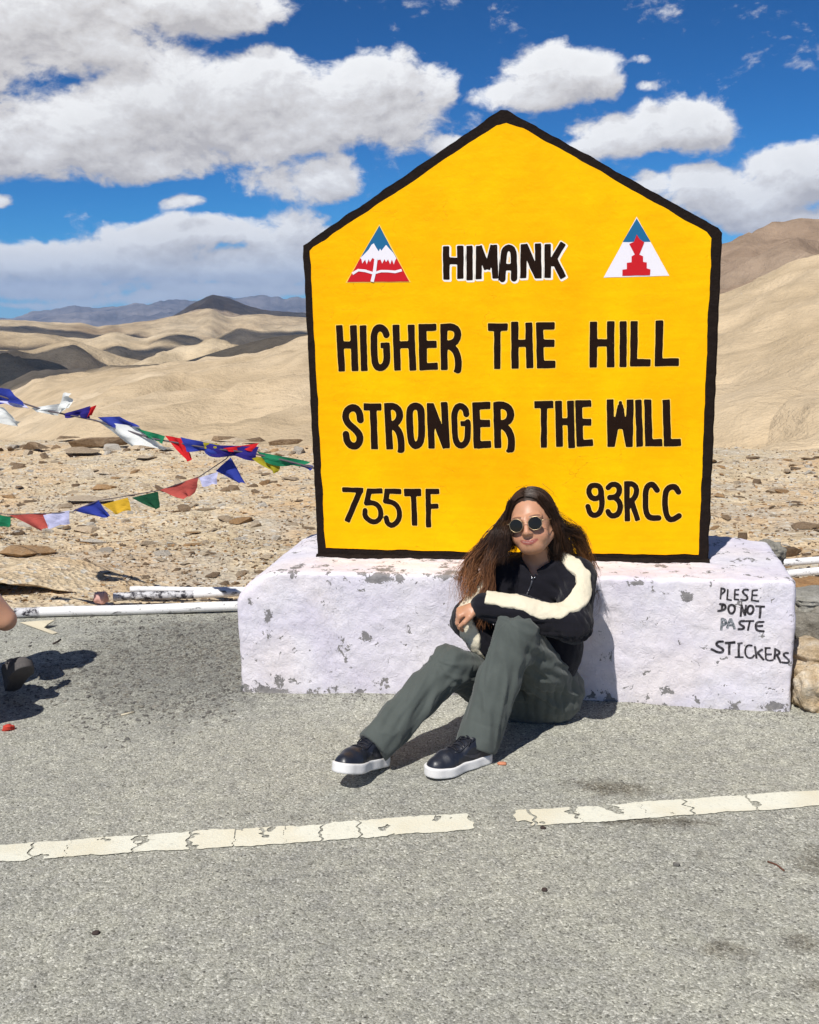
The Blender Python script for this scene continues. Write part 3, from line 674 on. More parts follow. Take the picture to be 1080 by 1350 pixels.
# ================================================================== MILESTONE BOARD
YB = 0.
def BP(px, py): q = PY(px, py, YB); return (float(q[0]), float(q[2]))
outer = [BP(*p) for p in ((419, 731), (399, 323), (405, 319), (660, 144.5), (669, 145), (947, 300), (952.5, 307), (934, 743), (800, 741), (600, 738))]
inner = [BP(*p) for p in ((430, 722), (428, 700), (409, 331), (413, 326), (655, 165), (668, 162), (690, 169), (932, 306), (938, 314), (921, 731), (800, 730), (600, 727))]
outer[0] = (outer[0][0], .47); outer[7] = (outer[7][0], .47); outer[8] = (outer[8][0], .47); outer[9] = (outer[9][0], .47)
def wob(poly, step, amp, sc, seed):
    out = []
    for i in range(len(poly)):
        a, b = np.array(poly[i]), np.array(poly[(i+1) % len(poly)]); L = np.linalg.norm(b-a); n = max(1, int(L/step)); nn = np.array([-(b-a)[1], (b-a)[0]])/L
        for k in range(n):
            p = a+(b-a)*k/n; w_ = amp*float(fbm(np.array([[p[0]*sc, p[1]*sc, seed]]), 4)[0]); out.append(tuple(p+nn*w_))
    return out
def extrude(poly, y0, y1, name, m, parent=None, bevel=.0, smooth=False):
    bm = bmesh.new(); vs = [bm.verts.new((p[0], y0, p[1])) for p in poly]; f = bm.faces.new(vs)
    if y1 != y0:
        r = bmesh.ops.extrude_face_region(bm, geom=[f]); bmesh.ops.translate(bm, verts=[v for v in r['geom'] if isinstance(v, bmesh.types.BMVert)], vec=(0, y1-y0, 0))
        if bevel:
            es = [e for e in bm.edges if len(e.link_faces) == 2 and e.calc_face_angle(0) > .9 and abs(e.verts[0].co.y-e.verts[1].co.y) < 1e-6]
            bmesh.ops.bevel(bm, geom=es, offset=bevel, segments=2, affect='EDGES')
    if y1 == y0:
        bm.clear(); vs = [bm.verts.new((p[0], y0, p[1])) for p in poly]
        for tr in tessellate_polygon([[Vector((p[0], p[1], 0)) for p in poly]]):
            try: bm.faces.new([vs[i] for i in tr])
            except ValueError: pass
    bmesh.ops.triangulate(bm, faces=[f for f in bm.faces if len(f.verts) > 4], ngon_method='EAR_CLIP')
    bmesh.ops.recalc_face_normals(bm, faces=bm.faces); me = bpy.data.meshes.new(name); bm.to_mesh(me); bm.free(); me.materials.append(m)
    if y1 == y0:
        me.update()
        if len(me.polygons) and me.polygons[0].normal.y > 0: me.flip_normals()
    if smooth: me.polygons.foreach_set('use_smooth', [True]*len(me.polygons))
    return link(name, me, parent)
sign = tag(empty('milestone_sign', (0, .07, .5)), 'tall yellow house shaped milestone board with black border and painted slogan', 'sign')
extrude(wob(outer, .012, .0035, 14, 1.), 0., .15, 'board', M_blk, sign, bevel=.005)
extrude(wob(inner, .010, .0036, 11, 5.), -.0030, -.0012, 'painted_field', M_yel, sign)
# broken lump of black mortar round the foot of the board
foot = [(outer[0][0]-.004+i*(outer[7][0]-outer[0][0]+.008)/120, 0) for i in range(121)]
V = []; Fc = []
for i, (x, _) in enumerate(foot):
    hh = .500+.012+.008*float(fbm(np.array([[x*12, 0, 3.]]), 4)[0]); dd = .010+.008*float(fbm(np.array([[x*18, 5, 3.]]), 4)[0])
    V += [(x, -.0025, hh), (x, -dd-.002, hh-.004), (x, -dd-.012, .493)]
for i in range(120):
    for k in (0, 1): Fc.append((i*3+k, i*3+k+1, i*3+k+4, i*3+k+3))
ob('black_skirting', V, Fc, M_blk, sign, False)

CR = {'A': (430, 280, 4.154), 'B': (690, 270, 4.), 'C': (430, 410, 4.154), 'D': (680, 400, 4.154), 'E': (440, 515, 4.154), 'F': (680, 505, 4.154), 'G': (430, 625, 5.4), 'H': (750, 620, 5.4), 'J': (670, 130, 3.6), 'I': (930, 760, 8.307)}
def cpt(c, p, Y): o = CR[c]; q = PY(o[0]+p[0]/o[2], o[1]+p[1]/o[2], Y); return (float(q[0]), float(q[2]))
SM = 1.5
def letter(c, w_, strokes, Y, h, mm, parent, y0, name='letter', halo=None, hw=.005, hoff=(0, 0), label=None, extra=()):
    """strokes: S(traight, flat ends) or C(urved, soft joints)"""
    ww = w_/CR[c][2]/FPX*np.linalg.norm(PY(CR[c][0], CR[c][1], Y)-CP)
    segs = []
    for st in strokes:
        kind, pts = st[0], st[1]; wk = st[2]/w_*ww if len(st) > 2 else ww
        q = [cpt(c, p, Y) for p in pts]
        if kind == 'C' and len(q) > 2:                     # smooth the corners once
            closed = pts[0] == pts[-1]; r_ = [q[0]] if not closed else []
            for i in range(len(q)-1):
                a, b = np.array(q[i]), np.array(q[i+1]); r_ += [tuple(a*.75+b*.25), tuple(a*.25+b*.75)]
            q = r_+([q[-1]] if not closed else [r_[0]])
        n = len(q)-1
        for i in range(n): segs.append((q[i], q[i+1], wk, not (kind == 'C' and n > 1)))
        if kind == 'C' and n > 1 and False: pass
    pa = np.array([s_[0] for s_ in segs]+[s_[1] for s_ in segs]); sd = random.random()*50
    def f(P):
        W_ = np.c_[P*24, 0*P[:, 0]+sd]; Pw = P+.0013*np.c_[fbm(W_, 2), fbm(W_+31, 2)]; d = None
        for a, b, wk, fl in segs:
            e = seg2(Pw, a, b, wk, None, fl); d = e if d is None else np.minimum(d, e)
        return d-.0005
    lo = pa.min(0)-ww-.01; hi = pa.max(0)+ww+.01
    v, f_ = msq(f, lo, hi, h)
    L = link(name, slab_mesh(name, v, f_, lambda u, q: (u, y0, q), mm), parent)
    if halo is not None:
        ox, oz = hoff; v, f_ = msq(lambda P: np.minimum(f(P), f(P-np.array([ox, oz])))-hw, lo-.01, hi+.01, h)
        link('outline', slab_mesh('outline', v, f_, lambda u, q: (u, y0+.0008, q), halo), L)
    if label: L['label'] = label
    return L
Sx, Cx = 'S', 'C'
LET = [
 ('C', 36, [(Sx, [(72, 78), (88, 330)]), (Sx, [(150, 78), (160, 328)]), (Sx, [(76, 185), (155, 185)])]),
 ('C', 36, [(Sx, [(203, 78), (210, 328)])]),
 ('C', 36, [(Cx, [(331, 128), (320, 102), (300, 90), (280, 94), (266, 115), (262, 150), (266, 270), (276, 305), (298, 312), (322, 300), (335, 268), (332, 190)]), (Sx, [(300, 187), (349, 187)], 28)]),
 ('C', 36, [(Sx, [(383, 75), (393, 325)]), (Sx, [(466, 75), (477, 325)]), (Sx, [(388, 185), (470, 183)])]),
 ('C', 36, [(Sx, [(528, 70), (533, 323)], 42), (Sx, [(520, 90), (605, 88)]), (Sx, [(530, 183), (606, 181)]), (Sx, [(530, 305), (613, 301)])]),
 ('C', 36, [(Sx, [(645, 70), (648, 322)]), (Cx, [(645, 88), (690, 86), (718, 102), (724, 140), (705, 172), (650, 185)]), (Cx, [(670, 188), (705, 208), (722, 245), (726, 290), (722, 322)]), (Sx, [(724, 300), (706, 334)], 18)]),
 ('C', 38, [(Sx, [(888, 88), (995, 88)]), (Sx, [(938, 88), (938, 316)], 33)]),
 ('D', 38, [(Sx, [(-5, 100), (-3, 356)]), (Sx, [(72, 105), (78, 353)]), (Sx, [(0, 217), (72, 217)])]),
 ('D', 38, [(Sx, [(131, 104), (136, 354)]), (Sx, [(116, 124), (214, 122)]), (Sx, [(133, 218), (213, 217)]), (Sx, [(135, 335), (218, 333)])]),
 ('D', 38, [(Sx, [(427, 100), (425, 350)]), (Sx, [(521, 98), (520, 348)]), (Sx, [(427, 216), (520, 214)])]),
 ('D', 36, [(Sx, [(589, 97), (588, 348)])]),
 ('D', 37, [(Sx, [(650, 97), (645, 344)]), (Sx, [(640, 324), (738, 324)])]),
 ('D', 39, [(Sx, [(787, 93), (782, 342)]), (Sx, [(775, 321), (893, 321)])]),
 ('E', 37, [(Cx, [(147, 158), (142, 118), (125, 95), (95, 92), (70, 112), (65, 150), (80, 182), (125, 215), (146, 245), (144, 282), (126, 303), (97, 303), (74, 280), (68, 238)])]),
 ('E', 37, [(Sx, [(165, 88), (262, 88)]), (Sx, [(217, 88), (225, 320)])]),
 ('E', 36, [(Sx, [(294, 68), (308, 320)]), (Cx, [(295, 85), (335, 85), (360, 108), (364, 145), (343, 178), (300, 190)]), (Cx, [(322, 188), (352, 212), (368, 250), (372, 290), (370, 322)]), (Sx, [(372, 300), (356, 338)], 18)]),
 ('E', 37, [(Cx, [(449, 82), (424, 92), (415, 125), (418, 200), (424, 275), (442, 300), (465, 296), (482, 268), (483, 190), (480, 110), (470, 90), (449, 82)])]),
 ('E', 36, [(Sx, [(529, 68), (537, 316)]), (Sx, [(530, 75), (618, 312)], 40), (Sx, [(606, 62), (620, 314)])]),
 ('E', 36, [(Cx, [(728, 128), (722, 100), (697, 80), (672, 92), (661, 130), (662, 200), (668, 270), (684, 297), (705, 300), (728, 280), (737, 240), (735, 172)], 32), (Sx, [(695, 180), (750, 178)], 26)]),
 ('E', 38, [(Sx, [(779, 65), (787, 314)]), (Sx, [(762, 83), (858, 80)]), (Sx, [(785, 178), (857, 178)]), (Sx, [(787, 298), (862, 292)])]),
 ('E', 37, [(Sx, [(894, 62), (900, 312)]), (Cx, [(895, 79), (940, 80), (966, 103), (971, 140), (952, 172), (902, 185)]), (Cx, [(922, 186), (955, 212), (972, 250), (975, 285), (972, 318)]), (Sx, [(974, 300), (952, 336)], 18)]),
 ('F', 38, [(Sx, [(103, 118), (207, 116)]), (Sx, [(155, 118), (155, 352)], 32)]),
 ('F', 36, [(Sx, [(234, 97), (240, 348)]), (Sx, [(300, 96), (306, 355)]), (Sx, [(240, 210), (300, 210)])]),
 ('F', 36, [(Sx, [(345, 94), (352, 348)]), (Sx, [(330, 114), (413, 110)]), (Sx, [(350, 213), (414, 213)]), (Sx, [(352, 329), (424, 325)])]),
 ('F', 36, [(Sx, [(517, 90), (521, 348)]), (Sx, [(627, 90), (622, 348)]), (Sx, [(528, 346), (573, 120)], 26), (Sx, [(618, 346), (573, 120)], 26), (Sx, [(522, 218), (622, 218)], 62), (Sx, [(573, 98), (573, 200)], 16), (Sx, [(573, 140), (573, 220)], 40)]),
 ('F', 34, [(Sx, [(672, 90), (680, 348)])]),
 ('F', 38, [(Sx, [(723, 90), (729, 345)]), (Sx, [(715, 326), (803, 325)])]),
 ('F', 38, [(Sx, [(824, 90), (832, 345)]), (Sx, [(818, 327), (906, 323)])]),
 ('G', 36, [(Sx, [(115, 110), (266, 113)], 34), (Sx, [(246, 112), (150, 338)], 40)]),
 ('G', 35, [(Sx, [(300, 119), (404, 119)]), (Sx, [(312, 104), (290, 210)], 38), (Cx, [(288, 205), (330, 202), (372, 220), (394, 265), (386, 318), (350, 343), (308, 330), (276, 295), (280, 258)])]),
 ('G', 35, [(Sx, [(425, 121), (536, 123)]), (Sx, [(437, 106), (427, 196)], 38), (Cx, [(424, 190), (478, 202), (514, 232), (528, 285), (512, 338), (472, 366), (438, 350), (430, 310)])]),
 ('G', 52, [(Sx, [(556, 130), (678, 128)]), (Sx, [(623, 130), (632, 365)], 38)]),
 ('G', 36, [(Sx, [(727, 105), (731, 378)]), (Sx, [(712, 122), (807, 121)]), (Sx, [(735, 229), (801, 228)], 34)]),
 ('H', 36, [(Cx, [(190, 105), (155, 110), (140, 148), (155, 190), (190, 203), (224, 186), (232, 148), (220, 112), (190, 105)]), (Cx, [(232, 148), (236, 210), (234, 272), (214, 310), (182, 322), (150, 305), (136, 256)])]),
 ('H', 36, [(Cx, [(280, 122), (300, 100), (337, 98), (362, 125), (357, 165), (330, 190), (292, 193)]), (Cx, [(325, 192), (358, 215), (370, 260), (355, 310), (315, 328), (288, 312), (280, 292)])]),
 ('H', 36, [(Sx, [(413, 78), (417, 362)]), (Cx, [(413, 95), (455, 95), (482, 122), (480, 172), (455, 212), (420, 226)]), (Sx, [(448, 220), (492, 356)])]),
 ('H', 38, [(Cx, [(628, 140), (605, 103), (575, 98), (552, 125), (545, 190), (548, 290), (565, 328), (595, 340), (640, 338)])]),
 ('H', 38, [(Cx, [(780, 152), (760, 118), (733, 115), (703, 128), (686, 165), (686, 270), (700, 332), (733, 356), (785, 322)])]),
]
for L in LET: letter(L[0], L[1], L[2], YB, .0042, M_let, sign, -.0042, halo=M_halo, hw=.0026)
HIM = [
 ('A', 33, [(Sx, [(658, 185), (660, 368)]), (Sx, [(735, 183), (737, 363)]), (Sx, [(660, 265), (735, 265)])]),
 ('A', 31, [(Sx, [(786, 183), (787, 370)])]),
 ('A', 31, [(Sx, [(838, 183), (836, 364)]), (Sx, [(921, 178), (927, 362)]), (Sx, [(836, 185), (883, 310)]), (Sx, [(883, 310), (918, 180)])]),
 ('A', 31, [(Cx, [(966, 364), (970, 290), (974, 220), (985, 198), (1005, 192), (1025, 208), (1030, 260), (1030, 360)]), (Sx, [(970, 300), (1028, 300)])]),
 ('J', 27, [(Sx, [(75, 690), (72, 852)]), (Sx, [(142, 688), (145, 852)]), (Sx, [(76, 695), (142, 846)], 30)]),
 ('J', 28, [(Sx, [(188, 690), (188, 850)]), (Sx, [(262, 686), (200, 790)], 26), (Sx, [(215, 755), (262, 850)], 28)]),
]
for L in HIM: letter(L[0], L[1], L[2], YB, .0036, M_let, sign, -.0045, halo=M_halow, hw=.0035, hoff=(.004, -.0045))
# the two triangular emblems
def emblem(c, layers, label):
    o = None
    for k, (nm, m, poly) in enumerate(layers):
        pts = [cpt(c, p, YB) for p in poly]; y = -.0040-.0006*k
        q = extrude(wob(pts, .02, .0008, 30, k), y, y, nm if k else 'emblem', m, sign if k == 0 else o)
        if k == 0: o = q; o['label'] = label
def band(pl, w_):
    a = []; b = []
    for i, p in enumerate(pl):
        d = np.array(pl[min(i+1, len(pl)-1)], float)-np.array(pl[max(i-1, 0)], float); d /= np.linalg.norm(d); n = np.array([-d[1], d[0]])*w_/2
        a.append(tuple(np.array(p)+n)); b.append(tuple(np.array(p)-n))
    return a+b[::-1]
emblem('A', [('e', M_halo, [(293, 64), (108, 386), (464, 382)]), ('sky_field', M_eb, [(293, 72), (190, 248), (386, 248)]), ('red_field', M_er, [(190, 247), (117, 381), (457, 378), (386, 247)]),
 ('snow_peak', M_ew, [(188, 250), (205, 235), (235, 203), (250, 178), (263, 169), (276, 192), (290, 214), (297, 199), (305, 210), (316, 196), (330, 178), (350, 200), (370, 222), (387, 252), (380, 262), (372, 285), (362, 258), (352, 284), (341, 257), (330, 272), (321, 256), (308, 280), (300, 258), (284, 262), (268, 256), (255, 250), (242, 272), (236, 256), (224, 284), (216, 258), (200, 280), (196, 258)]),
 ('ribbon', M_ew, band([(146, 336), (178, 316), (215, 320), (262, 334), (302, 322), (340, 322), (380, 326), (416, 316)], 14)), ('ribbon', M_ew, band([(276, 250), (266, 330), (254, 380)], 18))],
 'triangular emblem with blue sky, snowy peak and red foot')
emblem('B', [('e', M_ew, [(598, 63), (424, 384), (770, 374)]), ('blue_field', M_eb, [(598, 72), (524, 196), (672, 194)]),
 ('red_figure', M_er, [(598, 157), (613, 180), (638, 198), (612, 262), (632, 271), (632, 301), (651, 304), (651, 335), (671, 341), (668, 371), (523, 374), (523, 342), (546, 339), (546, 306), (571, 303), (571, 272), (588, 262), (559, 206), (584, 195)])],
 'triangular emblem with a red stepped figure on white and blue')

# the hand-written request on the plinth
YPF = -.272
def pface(x, z): return YPF
PW = [
 ('I', 17, [(Sx, [(178, 122), (166, 250)]), (Cx, [(178, 130), (212, 138), (215, 165), (175, 195)])]), ('I', 15, [(Sx, [(246, 138), (238, 256)]), (Sx, [(236, 252), (290, 262)])]),
 ('I', 15, [(Sx, [(326, 138), (320, 252)]), (Sx, [(325, 143), (374, 141)]), (Sx, [(325, 195), (368, 193)]), (Sx, [(315, 250), (372, 255)])]),
 ('I', 17, [(Cx, [(468, 150), (430, 142), (408, 165), (425, 192), (455, 212), (464, 242), (435, 264), (392, 250)])]),
 ('I', 15, [(Sx, [(517, 150), (508, 268)]), (Sx, [(515, 154), (578, 148)]), (Sx, [(513, 206), (572, 206)]), (Sx, [(505, 262), (590, 272)])]),
 ('I', 20, [(Sx, [(190, 300), (183, 385)]), (Cx, [(165, 298), (212, 304), (228, 340), (208, 372), (145, 382)])]),
 ('I', 20, [(Cx, [(290, 308), (258, 322), (250, 368), (272, 406), (308, 400), (325, 362), (318, 320), (290, 308)])]),
 ('I', 20, [(Sx, [(398, 312), (388, 440)]), (Sx, [(396, 318), (436, 425)]), (Sx, [(436, 428), (446, 312)])]),
 ('I', 20, [(Cx, [(495, 318), (465, 335), (462, 385), (480, 412), (510, 405), (530, 365), (520, 328), (495, 318)])]),
 ('I', 18, [(Sx, [(548, 328), (655, 334)]), (Sx, [(605, 335), (594, 456)], 22)]),
 ('I', 20, [(Cx, [(430, 485), (388, 484), (368, 508), (395, 532), (432, 552), (418, 578), (366, 576)])]),
 ('I', 18, [(Sx, [(440, 490), (535, 486)]), (Sx, [(488, 490), (468, 592)])]), ('I', 20, [(Cx, [(636, 496), (575, 494), (556, 520), (552, 565), (570, 596), (640, 600)]), (Sx, [(555, 542), (630, 540)])]),
 ('I', 22, [(Cx, [(192, 712), (140, 712), (115, 742), (150, 772), (202, 798), (192, 830), (140, 834), (70, 798)])]),
 ('I', 24, [(Sx, [(215, 728), (328, 724)]), (Sx, [(265, 728), (263, 858)])]), ('I', 22, [(Sx, [(372, 735), (366, 882)]), (Sx, [(352, 738), (410, 732)], 14), (Sx, [(322, 883), (418, 885)], 14)]),
 ('I', 16, [(Cx, [(512, 760), (468, 752), (440, 790), (438, 850), (465, 892), (512, 892), (535, 862)])]),
 ('I', 20, [(Sx, [(545, 765), (562, 898)]), (Sx, [(628, 798), (562, 842)]), (Sx, [(570, 832), (642, 914)])]),
 ('I', 16, [(Sx, [(662, 780), (662, 905)]), (Sx, [(652, 784), (715, 784)]), (Sx, [(662, 852), (728, 850)]), (Cx, [(662, 900), (695, 922), (742, 915)])]),
 ('I', 20, [(Sx, [(766, 792), (758, 908)]), (Cx, [(765, 796), (812, 818), (812, 850), (768, 866)]), (Sx, [(785, 862), (830, 948)])]),
 ('I', 18, [(Cx, [(908, 840), (870, 834), (856, 860), (890, 890), (922, 925), (908, 950), (845, 940)])]),
]
def on_plinth(o):
    """press a flat painted mark onto the uneven plinth face"""
    me = o.data; n = len(me.vertices); c = np.zeros(n*3); me.vertices.foreach_get('co', c); c = c.reshape(-1, 3)
    for q in c:
        ok, h, nn, i = PBV.ray_cast(Vector((q[0], -1., q[2])), Vector((0, 1, 0)))[0] is not None, *PBV.ray_cast(Vector((q[0], -1., q[2])), Vector((0, 1, 0)))[:3]
        if ok: q[1] = h[1]-.0016
    me.vertices.foreach_set('co', c.ravel()); me.update()
from mathutils.bvhtree import BVHTree
PBV = BVHTree.FromPolygons([tuple(v) for v in pl_.data.vertices.id_data.vertices and [v.co[:] for v in pl_.data.vertices]], [tuple(p.vertices) for p in pl_.data.polygons])
for L in PW: on_plinth(letter(L[0], L[1], L[2], YPF, .0022, M_ink, pl_, YPF))
for L in (('I', 22, [(Sx, [(182, 458), (176, 588)]), (Cx, [(186, 466), (225, 478), (228, 512), (188, 530)], 26)]), ('I', 20, [(Sx, [(278, 460), (238, 565)], 24), (Sx, [(282, 462), (322, 575)], 24), (Sx, [(255, 532), (305, 535)], 16)])):
    on_plinth(letter(L[0], L[1], L[2], YPF, .0022, M_inkg, pl_, YPF, label='smudged grey letter'))

# ================================================================== POLES ON THE GROUND
def tube(pts, rs, name, m, parent=None, n=16, cap=True, smooth=True, mi=None):
    pts = [np.array(p, float) for p in pts]; V = []; Fc = []
    if not hasattr(rs, '__len__'): rs = [rs]*len(pts)
    up = None
    for i, p in enumerate(pts):
        d = pts[min(i+1, len(pts)-1)]-pts[max(i-1, 0)]; d /= np.linalg.norm(d)+1e-12
        if up is None: up = np.array([0, 0, 1.]) if abs(d[2]) < .9 else np.array([1., 0, 0])
        s = np.cross(d, up); s /= np.linalg.norm(s); up = np.cross(s, d)
        for k in range(n): a_ = 2*math.pi*k/n; V.append(p+rs[i]*(math.cos(a_)*s+math.sin(a_)*up))
    for i in range(len(pts)-1):
        for k in range(n): Fc.append((i*n+k, i*n+(k+1) % n, (i+1)*n+(k+1) % n, (i+1)*n+k))
    if cap: Fc.append(tuple(range(n))[::-1]); Fc.append(tuple(range((len(pts)-1)*n, len(pts)*n)))
    return ob(name, V, Fc, m, parent, smooth, mi)
def b_pole(t, o):
    n = t.noise(o, 60, 4, .7); c = t.mix(t.mr(t.noise(t.vm('MULTIPLY', o, (1, 4, 4)), 9, 4, .65), .60, .66), (.80, .79, .78), (.12, .115, .12))
    return {'c': t.mix(t.mr(n, .62, .7), c, (.2, .19, .18)), 'n': t.bump(n, .4, .004), 'r': .5}
M_pole = mat('chipped_white_paint', b_pole, spec=.4)
M_poled = mat('chipped_pole_end', lambda t, o: {'c': t.mix(t.mr(t.noise(o, 30, 5, .7), .42, .54), (.025, .022, .03), (.55, .54, .55))}, rough=.6)
def pole(a, b, r, label, dark=.1, bend=.004):
    a = np.array(a, float); b = np.array(b, float); n = 26; pts = [a+(b-a)*i/n+np.array([0, 0, bend*.4*math.sin(i*.5)+.0*i]) for i in range(n+1)]
    o = tube(pts, [r*(1+.012*math.sin(i*2.1)) for i in range(n+1)], 'pole', M_pole); o.data.materials.append(M_poled)
    nd = int(n*dark); mi = np.zeros(len(o.data.polygons), np.int32); mi[:nd*16] = 1; o.data.polygons.foreach_set('material_index', mi)
    return tag(o, label, 'pole', 'white painted poles lying along the road edge')
p1, p2 = PZ(20, 808, .03), PZ(322, 799, .035); d = p2-p1
pole(p1, p2+d*.45, .0245, 'thick white pole lying in front, its black end at the left edge', .10)
p1, p2 = PZ(150, 787, .03), PZ(322, 781, .03); d = p2-p1
pole(p1, p2+d*.6, .022, 'middle white pole with a dark worn end, behind the front pole', .42)
p1, p2 = PZ(172, 777, .05), PZ(322, 778, .03); d = p2-p1
pole(p1, p2+d*.6, .016, 'thin white pole at the back of the three left of the plinth', .0)
p1, p2 = PZ(1024, 743, .04), PZ(1080, 739, .04); d = p2-p1
pole(p1-d*.3, p2+d*8, .0215, 'white pole at right edge, upper of the two behind the plinth', .0)
p1, p2 = PZ(1036, 757, .03), PZ(1080, 753, .03); d = p2-p1
pole(p1-d*.3, p2+d*8, .0215, 'white pole at right edge, lower of the two behind the plinth', .0)

# undercut slab and hollow at the left edge, sticks and litter
def boulder(name, c, r, m, seed, label, cat='rock', amp=.28, sub=5, rot=0., sq=.8):
    bm = bmesh.new(); bmesh.ops.create_icosphere(bm, subdivisions=sub, radius=1.); V_ = np.array([v.co[:] for v in bm.verts]); Fc_ = np.array([[v.index for v in f.verts] for f in bm.faces]); bm.free()
    q = np.sign(V_)*np.abs(V_)**sq; q /= np.abs(q).max(1)[:, None]**.35
    n_ = fbm(q*1.3+seed*7.7, 3); n2 = fbm(q*6+seed, 4); q = q*(1+amp*n_+.045*n2)[:, None]*np.array(r)
    cr_, sr_ = math.cos(rot), math.sin(rot); q = np.c_[q[:, 0]*cr_-q[:, 1]*sr_, q[:, 0]*sr_+q[:, 1]*cr_, q[:, 2]]
    o = ob(name, q, Fc_.astype(np.int32), m); o.location = c; return tag(o, label, cat)
q = PY(1078, 928, -.20); boulder('rock', (q[0]+.03, q[1]+.02, .070), (.115, .10, .095), M_granite, 1, 'lower of two pale tan granite blocks right of the plinth', rot=.1)
q = PY(1078, 872, -.12); boulder('rock', (q[0]+.02, q[1]+.02, q[2]), (.13, .10, .062), M_granite, 2, 'upper of two pale tan granite blocks right of the plinth', rot=-.35)
q = PY(1080, 825, .12); boulder('rubble', (q[0]+.04, q[1], q[2]-.06), (.18, .15, .15), M_conc, 3, 'rough grey lump of concrete rubble behind the granite blocks', 'rubble')
q = PY(1080, 790, .22); boulder('rubble', (q[0]+.04, q[1], q[2]), (.17, .12, .038), M_conc, 4, 'flat pale concrete slab lying on top of the rubble heap', 'rubble', .12, rot=.2)
q = PY(1082, 772, .42); boulder('rock', (q[0]+.03, q[1], q[2]-.03), (.17, .10, .05), M_rock[3], 5, 'ochre stone behind the rubble heap beside the white poles', rot=.2)
q = PY(1012, 722, .66); boulder('rubble', (q[0], q[1], q[2]-.03), (.07, .06, .05), M_conc, 6, 'dark lump of rubble just behind the right corner of the plinth', 'rubble')
# slab edge with the dark gap beneath
V = []; Fc = []; xs = np.linspace(-4.2, -2.25, 90)
for i, x in enumerate(xs):
    c = PZ(80, 782, 0)[1]+.24*(x+2.6); n_ = float(fbm(np.array([[x*5, 1.1, 0]]), 4)[0]); n2 = float(fbm(np.array([[x*4, 7.1, 0]]), 4)[0])
    tp = .075+.02*n_; e = min(1, max(0, (-2.25-x)/.5))
    ring = [(c+.02*n_+.02, tp-.03), (c-.01+.05*n2, tp*1.0-.012), (c+.02+.04*n2, tp), (c+.5, tp+.02+.02*n2), (c+.8, -.05), (c+.33, .0)]
    for (yy, zz_) in ring: V.append((x, yy, zz_*e-.05*(1-e)))
for i in range(89):
    for k in range(6): Fc.append((i*6+k, i*6+(k+1) % 6, (i+1)*6+(k+1) % 6, (i+1)*6+k))
o = ob('rock_ledge', V, Fc, M_soil, None, False); tag(o, 'low undercut ledge of earth above a dark gap behind the left pole end', 'rock ledge')
# paper scrap and twigs
M_paper = mat('pale_scrap', color=(.55, .49, .36), rough=.9); M_red = mat('red_scrap', color=(.5, .05, .03), rough=.8); M_twig = mat('dark_twig', color=(.05, .035, .03), rough=.9); M_pink = mat('pink_stone', color=(.62, .36, .31), rough=.9)
a, b, c_, d_ = [PZ(*q) for q in ((27, 823), (74, 836), (60, 833), (55, 829))]
def rz(p, h=.0): return (p[0], p[1], road_z(p[0], p[1])+h)
def thick(P2, t_): return [(*p[:2], p[2]+t_) for p in P2]
top = [rz(a, .006), rz(PZ(50, 827), .03), rz(PZ(73, 827), .035), rz(PZ(63, 830), .025), rz(PZ(58, 831), .012), rz(PZ(76, 836.5), .006), rz(PZ(70, 838), .004)]
V = top+[(p[0], p[1], p[2]-.003) for p in top]; n = len(top)
o = ob('cardboard_scrap', V, [tuple(range(n)), tuple(range(n, 2*n))[::-1]]+[(i, n+i, n+(i+1) % n, (i+1) % n) for i in range(n)], M_paper, None, False); tag(o, 'folded scrap of pale cardboard on the gravel below the white pole', 'litter')
def twig(pts, r, m, name, label, cat='litter'):
    q = [rz(PZ(*p), r*.9) for p in pts]; return tag(tube(q, r, name, m, n=6), label, cat)
twig([(70, 851), (76, 848), (80, 845)], .004, M_twig, 'twig', 'small dark twig on the gravel right of the cardboard scrap')
twig([(160, 946), (177, 942)], .004, M_paper, 'stick', 'short pale stick on the grey chippings left of the plinth')
twig([(1012, 1138), (1024, 1142), (1034, 1150)], .0025, mat('dry_leaf', color=(.12, .05, .03)), 'dry_leaf', 'curled reddish brown dry leaf on the road at the right edge')
q = PZ(662, 1010); boulder('paper_crumb', (q[0], q[1], road_z(q[0], q[1])+.004), (.016, .008, .005), mat('orange_scrap', color=(.55, .22, .12), rough=.8), 8, 'tiny orange crumb on the road behind the right shoe', 'litter', sub=2)
q = PZ(12, 964); boulder('petal', (q[0], q[1], road_z(q[0], q[1])+.008), (.02, .016, .012), M_red, 9, 'small crumpled red scrap on the gravel at the left edge', 'litter', .5, 3)
q = PZ(134, 795); boulder('rock', (q[0], q[1], .03), (.035, .03, .03), M_pink, 10, 'small pink stone behind the thick white pole', sub=3)
q = PZ(244, 807); boulder('rock', (q[0], q[1], .012), (.06, .03, .02), M_gravel, 11, 'flat grey stone lying against the thick white pole', sub=3)
q = PZ(330, 912); boulder('rock', (q[0]+.0, q[1]-.01, .018), (.03, .02, .022), M_gravel, 12, 'dark pebble at the bottom left corner of the plinth', sub=3)
for k, (px, py, s, lb) in enumerate(((475, 1130, .006, 'pale pebble'), (892, 1143, .009, 'grey pebble on the road below the stained stretch of line'), (716, 1094, .008, 'dark pebble on the road under the start of the right line'), (718, 1176, .008, 'dark pebble on the open road below the gap in the line'), (127, 1234, .009, 'dark pebble on the lower left of the road'))):
    if k == 0: continue
    q = PZ(px, py); boulder('pebble', (q[0], q[1], road_z(q[0], q[1])+s*.3), (s, s*.8, s*.6), M_gravel if k == 1 else M_twig, 20+k, lb, 'pebble', sub=2)

